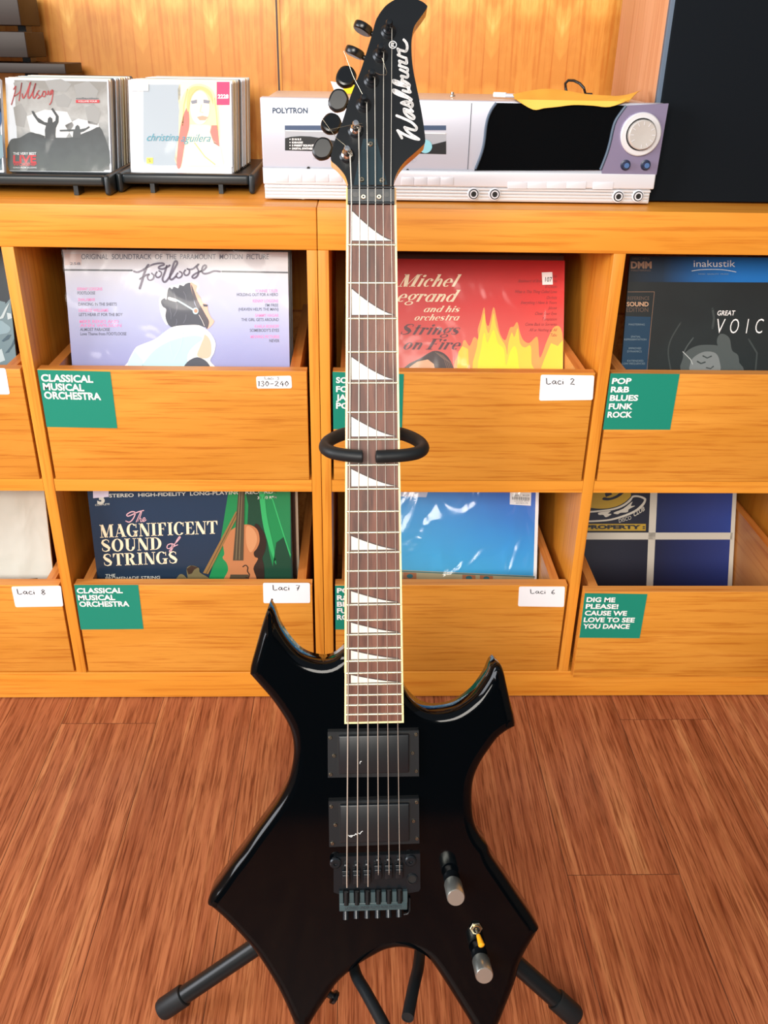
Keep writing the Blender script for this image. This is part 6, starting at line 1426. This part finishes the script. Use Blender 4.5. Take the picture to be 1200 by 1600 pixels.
for xf, yf in ((-.21, .03), (-.006, .035), (.187, .035), (-.2, .16), (.18, .16)): MB().lathe([(.014, .0003), (.014, .006), (.012, .009)], 'chrome', 24, Matrix.Translation((xf, yf, 0))).build('foot', E)
# small things lying on the stereo
ZS = ZT1 + TOP + .0008
def sheet(name, rows, mat, label, cat, th=.0006, thick_mat=None):
    mb = MB(); n_ = len(rows[0]); vs = [p for r_ in rows for p in r_]; m_ = len(rows)
    fs = [(j * n_ + i, j * n_ + i + 1, (j + 1) * n_ + i + 1, (j + 1) * n_ + i) for j in range(m_ - 1) for i in range(n_ - 1)]
    mb.add(vs, fs, mat, True); mb.add([(p[0], p[1], p[2] - th) for p in vs], [f[::-1] for f in fs], thick_mat or mat, True)
    return tag(mb.build(name, None, at=vs[0]), label, cat)

def rowz(pts): return [tuple(p) for p in pts]
bk = [(.256, .09, .930), (.279, .107, .9335), (.304, .118, .936), (.330, .112, .9345), (.352, .085, .932), (.378, .078, .931), (.401, .084, .931), (.433, .112, .937)]
md = [(.2535, .055, .9262), (.276, .050, .9262), (.292, .052, .9264), (.308, .052, .9268), (.328, .050, .9262), (.351, .050, .9262), (.374, .052, .9268), (.410, .066, .932)]
fr = [(.2526, .0405, .9266), (.2749, .0385, .9158), (.2895, .0388, .9176), (.3057, .039, .9193), (.3267, .0392, .9218), (.3505, .0392, .9214), (.3729, .0392, .9203), (.3970, .0405, .9285)]
def dens(r_, k=4):
    xy = smooth2([(p[0], p[1]) for p in r_], k); xz = smooth2([(p[0], p[2]) for p in r_], k); return [(a[0], a[1], b_[1]) for a, b_ in zip(xy, xz)]
bk, md, fr = dens(bk), dens(md), dens(fr)
mid2 = [tuple((a[k] + c[k]) / 2 + (.0012 * math.sin(i * .9) + .0012 if k == 2 else 0) for k in range(3)) for i, (a, c) in enumerate(zip(bk, md))]
lip = [(p[0], .0395, .9264) for p in fr]; fr = [(p[0], p[1] - .002, p[2]) for p in fr]
sheet('crumpled_envelope', [fr, lip, md, mid2, bk], 'yellow_paper', 'crumpled orange-yellow paper lying on the stereo above the display', 'paper')
tag(MB().tube([(.351, .2, ZS + .0015)] + [(x, .2 + .01 * math.sin(i), z) for i, (x, z) in enumerate([(.3485, .9337), (.3488, .9395), (.3529, .9437), (.3593, .9438), (.366, .9406), (.3722, .9349)])] + [(.3777, .2, ZS + .002), (.386, .195, ZS + .0019)], .0019, 'cable_black', 10).build('black_cable', None, at=(.351, .2, ZS)), 'thin black cable looping up behind the orange-yellow paper', 'cable')
mb_ = MB(); mb_.tube([(.2346, .115, ZS + .0032), (.250, .108, ZS + .0032)], .0032, 'paper_white', 12); mb_.tube([(.250, .108, ZS + .0027), (.2744, .097, ZS + .0027)], .0026, 'stereo_silver', 12)
tag(mb_.build('plastic_clip', None, at=(.25, .108, ZS)), 'small whitish plastic stick lying on the stereo beside the orange-yellow paper', 'clip')
tag(MB().lathe([(.004, 0), (.004, .002), (.0022, .003), (.0022, .0055), (0, .006)], 'chrome', 18).build('metal_stud', None, loc=(.1787, .111, ZS)), 'tiny shiny metal stud standing on the stereo right of the headstock', 'stud')
ra = dens([(.0155, .150, .9395), (.0313, .152, .9372), (.0497, .155, .9355), (.062, .155, .9345)]); rc = dens([(.0215, .142, .9262), (.0340, .141, .9256), (.0470, .142, .9252), (.062, .145, .9258)]); rb_ = [tuple((a[k] + c[k]) / 2 for k in range(3)) for a, c in zip(ra, rc)]
yo = sheet('bright_wrapper', [rc, rb_, ra], 'yellow_bright', 'bright yellow wrapper with a white corner behind the tuners, on the stereo', 'paper')
yo.data.materials.append(M('white'))
for p_ in yo.data.polygons:
    if p_.center.x < .010: p_.material_index = 1


# ------------------------------------------------------------------ loudspeaker
E = tag(empty('loudspeaker', (.70, .2, ZT1)), 'large black-fronted loudspeaker with pinkish wood sides at the right end', 'speaker')
MB().box((.4425, .082, ZT1 + .0015), (.95, .31, 1.25), 'speaker_veneer', b=.001).build('cabinet_box', E, at=(.70, .2, ZT1))
MB().box((.4425, .0735, ZT1 + .004), (.95, .0818, 1.25), 'grille_frame', b=.001).build('grille_frame', E, at=(.70, .2, ZT1))
MB().box((.4482, .0705, ZT1 + .0025), (.945, .078, 1.247), 'grille_cloth', b=.002).build('grille', E, at=(.70, .2, ZT1))

# ------------------------------------------------------------------ guitar
gm = D['gm']; GM = Matrix(((gm[0][0], gm[0][1], gm[0][2], gm[3][0]), (gm[1][0], gm[1][1], gm[1][2], gm[3][1]), (gm[2][0], gm[2][1], gm[2][2], gm[3][2]), (0, 0, 0, 1)))
G = empty('electric_guitar', (0, 0, 0)); G.matrix_world = GM
tag(G, 'black sharp-horned electric guitar with shark-fin inlays standing in the middle', 'guitar')
SL = .648; ZB = -.010
raw = D['body']; bo = smooth2([tuple(p[:2]) for p in raw], 3, True, [p[2] for p in raw])
ar = sum(bo[i][0] * bo[(i + 1) % len(bo)][1] - bo[(i + 1) % len(bo)][0] * bo[i][1] for i in range(len(bo)))
if ar < 0: bo = bo[::-1]
nb = len(bo); nrm = []; lim = []
for i in range(nb):
    a, b = bo[i - 1], bo[(i + 1) % nb]; dx, dy = b[0] - a[0], b[1] - a[1]; d = math.hypot(dx, dy) or 1; nrm.append((-dy / d, dx / d))   # inward
for i in range(nb):
    p, nn = bo[i], nrm[i]; best = 1.
    for j in range(nb):
        if min((j - i) % nb, (i - j) % nb) < 2 or (j + 1) % nb == i: continue
        q, r_ = bo[j], bo[(j + 1) % nb]; ex, ey = r_[0] - q[0], r_[1] - q[1]; den = nn[0] * ey - nn[1] * ex
        if abs(den) < 1e-12: continue
        t = ((q[0] - p[0]) * ey - (q[1] - p[1]) * ex) / den; u = ((q[0] - p[0]) * nn[1] - (q[1] - p[1]) * nn[0]) / den
        if t > 1e-5 and -.001 <= u <= 1.001: best = min(best, t)
    lim.append(best * .42)
lim = [min(lim[(i + k) % nb] for k in (-1, 0, 1)) for i in range(nb)]
def inset(d): return [(bo[i][0] + nrm[i][0] * min(d, lim[i]), bo[i][1] + nrm[i][1] * min(d, lim[i])) for i in range(nb)]
rings = []
rr = .0105
for k in range(8):
    th = math.pi / 2 * k / 7; rings.append([(x, y, ZB - rr * (1 - math.cos(th))) for x, y in inset(rr * (1 - math.sin(th)))])
for k in range(1, 6):
    th = math.pi / 2 * k / 5; rings.append([(x, y, -.0415 - .007 * math.sin(th)) for x, y in inset(.007 * (1 - math.cos(th)))])
body = MB(); body.loft(rings[::-1], 'black_gloss', caps=(False, False))
for rg_, flip in ((rings[0], False), (rings[-1], True)):
    v2, _, f2, *_ = delaunay_2d_cdt([Vector(p[:2]) for p in rg_], [], [list(range(nb))], 1, 1e-6)
    body.add([(p.x, p.y, rg_[0][2]) for p in v2], [f[::-1] if flip else f for f in f2], 'black_gloss')
body.build('body', G, sharp=50)
# neck with binding and fretboard
def wid(y): return (.0419 + (.0546 - .0419) * (SL - y) / .486)
yn, ye = SL - .0005, SL - .486 - .0095
nk = MB(); ringsn = []
for k in range(13):
    y = .664 + (ye + .05 - .664) * k / 12; w = (wid(min(y, SL)) / 2 + .0022); dep = .0145 + .004 * k / 12
    ringsn.append([(w * math.cos(t), y, -.0062 - dep * math.sin(t)) for t in (math.pi * j / 14 for j in range(15))])
nk.loft(ringsn, 'maple_amber', smooth=True); nk.build('neck', G)
fb = MB(); wn, we = wid(yn) / 2, wid(ye) / 2
fb.prism([(-wn, yn), (-we, ye + .0018), (we, ye + .0018), (wn, yn)], -.006, 0, 'rosewood'); fb.build('fretboard', G)
for s_ in (-1, 1):
    MB().prism([(s_ * wn, yn), (s_ * we, ye + .0018), (s_ * (we + .0019), ye + .0018), (s_ * (wn + .0019), yn)], -.0062, .0001, 'cream_binding').build('binding', G)
MB().box((-we - .0019, ye, -.0062), (we + .0019, ye + .0018, .0001), 'cream_binding').build('binding', G)
for k in range(1, 25):
    y = SL * 2 ** (-k / 12); w = wid(y) / 2 + .0006
    MB().tube([(-w, y, .0002), (w, y, .0002)], .0012, 'fret_nickel', 10).build('fret', G)
for k in (1, 3, 5, 7, 9, 12, 15, 17, 19, 21):
    yt = SL * 2 ** (-(k - 1) / 12); yb = SL * 2 ** (-k / 12); h = yt - yb; w = wid(yb) / 2
    x0, x1 = -w * .84, w * .87
    y1, y0 = yt - h * .17, yb + h * .09 + .0006
    hyp = [(x0 + (x1 - x0) * t, y0 + (y1 - y0) * ((1 - t) ** 1.36)) for t in (j / 10 for j in range(11))]
    il = MB().prism([(x0 - .0007, y0 - .0007)] + [(x0 - .0007, y1 + .0022)] + [(a + .0004, b + .0011) for a, b in hyp[1:]] + [(x1 + .0022, y0 - .0007)], .00002, .0001, 'inlay_line')
    il.prism([(x0, y0)] + hyp[:-1] + [(x1, y0 + .0002)], .0001, .0002, 'pearl'); il.build('inlay', G)
# headstock
HM = Matrix.Translation((0, .6625, -.004)) @ Matrix.Rotation(R(-8), 4, 'X')
HD = empty('headstock_tmp', (0, 0, 0)); bpy.data.objects.remove(HD)
ho = smooth2([tuple(p) for p in D['head']], 3, False)
hs = MB().prism(ho, -.0145, -.0006, 'maple_amber', HM, smooth=True); hs.prism(ho, -.0006, 0, 'black_satin', HM)
def flat(mb, pts, w, mat, T, z, k=5):
    p2 = smooth2(pts, k) if len(pts) > 2 else pts
    for q in vstroke([(a, b, w / 2) for a, b in p2]): mb.add([(u, v, z) for u, v in q], [(0, 1, 2, 3)], mat, False, T)
    for (a, b) in (p2 if len(p2) < 60 else p2[::2]): mb.add([(a + w / 2 * math.cos(j * .628), b + w / 2 * math.sin(j * .628), z + .00002) for j in range(10)], [list(range(10))], mat, False, T)
for i, s_ in enumerate(D['logo']): flat(hs, [tuple(p) for p in s_], .00235, 'white', HM, .00012 + .00001 * i)
flat(hs, [tuple(p) for p in D['logor']], .0007, 'white', HM, .00012, 1)
for s_ in D['logoR']: flat(hs, [tuple(p) for p in s_], .0006, 'white', HM, .00012, 2)
hs.build('headstock', G)
tp = [tuple(p) for p in D['truss']]; tr = MB().prism(tp, 0, .0016, 'truss_black', HM).build('truss_rod_cover', G)
def screw(T, r_=.0024, mat='nickel'): return MB().lathe([(r_, 0), (r_, .0006), (r_ * .75, .0012), (r_ * .42, .0012)], mat, 18, T).lathe([(r_ * .42, .0011), (r_ * .42, .00125)], 'hole_black', 12, T)
for p in D['trs']: screw(HM @ Matrix.Translation((p[0], p[1], .0016)), .0024).build('screw', tr)
for i, (wa, po, bu) in enumerate(zip(D['washers'], D['posts'], D['buttons'])):
    T = HM @ Matrix.Translation((wa[0], wa[1], 0)); t = MB()
    t.lathe([(.0072, 0), (.0072, .001), (.0058, .0022), (.0052, .0026)], 'black_metal', 26, T)
    t.lathe([(.0050, .0020), (.0050, .0045), (.0036, .0055), (.0032, .0062), (.0027, .009), (.0032, .0125), (.0032, .0155), (.0024, .0168), (0, .017)], 'chrome' if i > 3 else 'black_metal', 22, T)
    t.box((-.0075, -.0075, -.026), (.0075, .0075, -.0145), 'black_metal', T, .0015)
    bx_, by_ = bu; dirv = Vector((bx_ - wa[0], by_ - wa[1])); dd = dirv.length; dn = dirv / dd
    t.tube([(wa[0], wa[1], -.02), (bx_ - dn.x * .004, by_ - dn.y * .004, -.016)], .0024, 'black_metal', 12, T=HM)
    o = t.build('tuner', G)
    ang = math.atan2(dn.y, dn.x); B = HM @ Matrix.Translation((bx_, by_, -.015)) @ Matrix.Rotation(ang, 4, 'Z') @ Matrix.Rotation(R((78, 70, 8, -10, 14, -8)[i]), 4, 'X')
    pb = [(-.0085, -.0035), (-.0065, -.007), (-.001, -.0105), (.005, -.0095), (.0085, -.006), (.0095, 0), (.0085, .006), (.005, .0095), (-.001, .0105), (-.0065, .007), (-.0085, .0035)]
    k = MB(); pbs = smooth2(pb, 3, True); zz = ((.80, -.0036), (.95, -.0028), (1, -.0014), (1, .0014), (.95, .0028), (.80, .0036))
    k.loft([[(x * s2, y * s2, z) for x, y in pbs] for s2, z in zz], 'black_satin', T=B); k.build('tuner_button', o)
# locking nut
nu = [tuple(p) for p in D['nut']]; nm_ = MB().prism([(nu[0][0], SL - .0004), (nu[1][0], SL - .0004), (nu[2][0], nu[2][1]), (nu[3][0], nu[3][1])], -.006, .0012, 'black_metal')
for yy in (SL + .0008, nu[2][1] - .0014): nm_.tube([(nu[0][0], yy, .0008), (nu[1][0], yy, .0008)], .0015, 'black_metal', 10)
for p in D['nuth']: nm_.lathe([(.0024, .0012), (.0024, .0016), (.0018, .0016)], 'black_satin', 18, Matrix.Translation((p[0], p[1], 0))).lathe([(.0018, .0013), (.0018, .00145)], 'hole_black', 16, Matrix.Translation((p[0], p[1], 0)))
no = nm_.build('locking_nut', G)
for p in D['nuts']: screw(Matrix.Translation((p[0], p[1], .0012)), .0024).build('screw', no)
# pickups
def quadp(q): return [tuple(p) for p in q]
for i, p in enumerate(D['pu']):
    rg = MB().prism(quadp(p['r']), ZB + .0002, -.0058, 'pickup_black'); po = rg.build('pickup', G)
    c = p['c']; cc = [sum(a[k] for a in c) / 4 for k in (0, 1)]
    MB().prism([(cc[0] + (a[0] - cc[0]) * 1.03, cc[1] + (a[1] - cc[1]) * 1.05) for a in c], -.006, -.0055, 'hole_black').build('pickup_gap', po)
    xs = [a[0] for a in c]; ys = [a[1] for a in c]
    cv = MB().box((min(xs), min(ys), -.0056), (max(xs), max(ys), -.0012), 'pickup_black', b=.0014)
    if i == 1: flat(cv, quadp(D['mark']), .0007, 'silver_print', I4, -.0011, 3)
    else: flat(cv, quadp(D['mark2']), .0006, 'silver_print', I4, -.0011, 3)
    cv.build('pickup_cover', po)
    for a in p['s']: screw(Matrix.Translation((a[0], a[1], -.0058)), .0019).build('screw', po)
# bridge
b = D['br']; bm_ = MB().prism(quadp(b['plate']), ZB + .0002, -.0062, 'black_metal'); BO = bm_.build('bridge', G)
for p in b['studs']: MB().lathe([(.0058, -.0062), (.0058, -.0035), (.0045, -.0024), (.0022, -.0024), (.002, -.004)], 'black_metal', 24, Matrix.Translation((p[0], p[1], 0))).build('pivot_stud', BO)
hq = b['hole']; MB().lathe([(.0058, -.0062), (.0058, -.0048), (.0044, -.0046), (.0042, -.0064)], 'black_metal', 24, Matrix.Translation((hq[0], hq[1], 0))).lathe([(.0042, -.0062), (.0042, -.0058)], 'hole_black', 20, Matrix.Translation((hq[0], hq[1], 0))).build('arm_socket', BO)
for k, (p, q) in enumerate(zip(b['sad'], b['slots'])):
    sd = MB(); x = p[0]; y = p[1]
    sd.box((x - .0040, y - .013, -.0062), (x + .0040, y + .002, -.0005), 'black_metal', b=.0008); sd.box((x - .0036, y - .006, -.001), (x + .0036, y - .001, .0018), 'black_metal', b=.0009)
    sd.lathe([(.0026, -.0062), (.0026, -.002), (.0014, -.0014), (.0013, -.003)], 'black_metal', 16, Matrix.Translation((x, y + .0055, 0)))
    sd.build('saddle', BO)
    MB().tube([(q[0], q[1] + .008, -.003), (q[0], q[1] - .005, -.001)], .0024, 'black_satin', 14).build('string_clamp_screw', BO)
tl = quadp(b['tail']); tx0 = (tl[0][0] + tl[3][0]) / 2; tx1 = (tl[1][0] + tl[2][0]) / 2; ty1 = (tl[0][1] + tl[1][1]) / 2; ty0 = (tl[2][1] + tl[3][1]) / 2
tm = MB().box((tx0, ty0, -.0065), (tx1, ty0 + .0085, -.0015), 'bridge_grey', b=.0006); tm.box((tx0, ty0, -.009), (tx1, ty1 + .003, -.0062), 'black_metal')
xs = [tx0] + [p[0] for p in b['slots']] + [tx1]
for k in range(7):
    a = tx0 if k == 0 else (b['slots'][k - 1][0] + .0033); c2 = tx1 if k == 6 else (b['slots'][k][0] - .0033)
    tm.box((a, ty0 + .008, -.0064), (c2, ty1 + .001, -.0017), 'bridge_grey')
paint(tm, [['t', 'LICENSED UNDER FLOYD ROSE PATENTS', (tx0 + .006, ty0 + .002), (tx1 - .006, ty0 + .0026), (tx0 + .006, ty0 + .0052), 'ink', 1, 0., 0., 'b']], T=Matrix.Translation((0, 0, -.0014)) @ Matrix.Rotation(R(-90), 4, 'X'))
tm.build('tailpiece', BO)
for p in b['fine']: MB().tube([(p[0], p[1] + .004, -.0045), (p[0], p[1] - .0035, -.0015)], [.0030, .0032], 'black_metal', 18).build('fine_tuner', BO)
cw = b['claw']; MB().tube([(cw[0] + .001, cw[1] + .016, -.007), (cw[0] + .001, cw[1] + .002, -.007), (cw[0] - .001, cw[1] - .0015, -.007), (cw[0] - .005, cw[1] - .002, -.007)], .0012, 'black_metal', 10).build('lock_bar', BO)
# strings: gauge from thick (left) to thin
ga = (.00062, .00055, .00048, .00040, .00034, .0003)
post_of = (5, 4, 3, 2, 1, 0)
tails = {0: D['tails'][0], 1: D['tails'][1], 2: D['tails'][2], 3: D['tails'][3]}
for i in range(6):
    n0, b0 = D['sn'][i], D['sb'][i]; w = D['washers'][post_of[i]]; pz = HM @ Vector((w[0] + .0028, w[1] - .001, .0085)); zs = .0022
    st_ = MB(); yb_ = b['sad'][i][1] - .004
    fx = n0[0] + (b0[0] - n0[0]) * 0
    st_.tube([tuple(pz), (n0[0], SL + .0165, .0018), (n0[0], SL - .0005, .0019), (b0[0], yb_, .0024), (b0[0], yb_ - (.012 if i < 3 else .004), -.0008)], ga[i], 'steel_string', 8)
    if i in tails:
        tpts = [HM @ Vector((p[0], p[1], .012)) for p in tails[i]]
        st_.tube([tuple(p) for p in tpts], min(ga[i] * .5, .00022), 'nickel', 6)
    st_.build('string', G)
# knobs and switch
for i in (0, 1):
    x, y = D['knob'][i]; h = D['knobh'][i]; T = Matrix.Translation((x, y, ZB)); hb = h * .36
    o = MB().lathe([(.0085, 0.0002), (.0085, .001), (.0080, .002), (.0080, hb)], 'black_satin', 28, T).build('control_knob', G)
    MB().lathe([(.0088, hb - .001), (.0090, hb), (.0090, h - .0012), (.0082, h)], 'brushed_silver', 32, T).build('knob_cap', o)
x, y = D['tog']; T = Matrix.Translation((x, y, ZB))
o = MB().lathe([(.0068, .0002), (.0068, .0024), (.0062, .003)], 'nickel', 6, T, False).lathe([(.0048, .003), (.0048, .0048), (.0036, .0048), (.0034, .003)], 'nickel', 24, T).lathe([(.0034, .0030), (.0034, .0034)], 'hole_black', 20, T).build('toggle_switch', G)
tx_, ty_ = D['togt']
p0 = Vector((x, y, ZB + .003)); p1 = Vector((tx_, ty_, ZB + .020)); 
lv = MB().tube([p0, p0.lerp(p1, .38)], .0016, 'nickel', 12); pts = [p0.lerp(p1, t) for t in (.34, .42, .6, .8, .92, .98, 1.0)]
lv.tube(pts, [.0020, .0023, .0027, .0032, .0034, .0024, .0008], 'amber_plastic', 16); lv.build('switch_lever', o)
x, y = D['strap']; x -= .0085; y += .003
MB().tube([(x + .004, y + .004, -.03), (x + .013, y - .002, -.03), (x + .0135, y - .0024, -.03), (x + .0165, y - .0045, -.03)], [.0042, .0036, .0072, .0068], 'black_satin', 20).build('strap_button', G)

# ------------------------------------------------------------------ guitar stand

HX, HY, HZ = .094, -.50, .19
SB = (HX, HY, 0)
E = tag(empty('guitar_stand', SB), 'black tubular tripod guitar stand holding the guitar', 'guitar stand')
YC = .069
MB().tube([(HX, HY - .006, .150), (HX, HY, .19), (.081, -.43, .42), (YC, -.362, .63), (YC, -.358, .66)], .0105, 'tube_black', 20).build('pole', E, at=SB)
MB().lathe([(.017, -.03), (.019, -.024), (.019, .024), (.017, .03)], 'black_rubber', 24, Matrix.Translation((HX, HY, HZ))).build('hub', E, at=SB)
for x1, y1 in ((-.165, -.5607), (.301, -.575), (.08, -.215)):
    p0, p1 = Vector((HX, HY, HZ)), Vector((x1, y1, .0135)); u = (p1 - p0).normalized()
    lg = MB().tube([p0 + u * .012, p1], .0102, 'tube_black', 22).build('leg', E, at=SB)
    ft = MB().tube([p1 - u * .030, p1 - u * .029, p1 - u * .001, p1 + u * .003], [.0112, .0124, .0124, .0108], 'black_rubber', 22); ft.build('rubber_foot', lg, at=SB)
def d3(pts, k=5):
    a = smooth2([(p[0], p[1]) for p in pts], k); b_ = smooth2([(p[0], p[2]) for p in pts], k); return [(q[0], q[1], r_[1]) for q, r_ in zip(a, b_)]
cap_ = lambda r_, n_: [r_ * .98] + [r_] * (n_ - 4) + [r_ * .96, r_ * .8, r_ * .35]
for nm, pts in (('neck_rest_arm', [(YC - .006, -.381, .648), (YC - .028, -.388, .647), (YC - .0425, -.402, .646), (YC - .0465, -.417, .645), (YC - .040, -.4285, .645), (YC - .028, -.4345, .645), (YC - .016, -.4375, .645), (YC - .0125, -.438, .645), (YC - .0105, -.438, .645)]),
                ('neck_rest_arm', [(YC + .006, -.381, .648), (YC + .028, -.388, .647), (YC + .0425, -.402, .646), (YC + .047, -.417, .645), (YC + .041, -.4285, .645), (YC + .028, -.4345, .645), (YC + .009, -.4375, .645), (YC + .004, -.438, .645), (YC + .001, -.438, .645)])):
    q = d3(pts); MB().tube(q, cap_(.0062, len(q)), 'black_rubber', 18).build(nm, E, at=SB)
MB().box((YC - .030, -.379, .636), (YC + .036, -.373, .643), 'black_satin', b=.001).build('cross_plate', E, at=SB)
aL = d3([(HX, -.50, .118), (.05, -.515, .108), (.047, -.55, .107), (.0525, -.590, .115), (.0640, -.6215, .127), (.0796, -.658, .1345), (.0877, -.6797, .137)])
aR = d3([(HX, -.50, .118), (.122, -.512, .108), (.1245, -.54, .105), (.1207, -.5781, .112), (.1123, -.6166, .127), (.1044, -.6531, .135)])
for q in (aL, aR):
    ca = MB().tube(q, .0062, 'black_rubber', 18, caps=False); pe = Vector(q[-1]); pd = (Vector(q[-1]) - Vector(q[-2])).normalized()
    ca.tube([pe - pd * .006, pe - pd * .0055], [.0048, .0048], 'hole_black', 18); ca.tube([pe, pe - pd * .006], [.0049, .0047], 'hole_black', 18, caps=False)
    Tm = Matrix.Translation(pe) @ pd.to_track_quat('Z', 'Y').to_matrix().to_4x4(); ca.lathe([(.0062, -.0002), (.0062, .0002), (.0049, .0002), (.0049, -.001)], 'black_rubber', 18, Tm)
    ca.build('cradle_arm', E, at=SB)
MB().tube([(HX, -.503, .105), (HX, -.501, .15)], .0118, 'black_rubber', 20).build('lower_collar', E, at=SB)
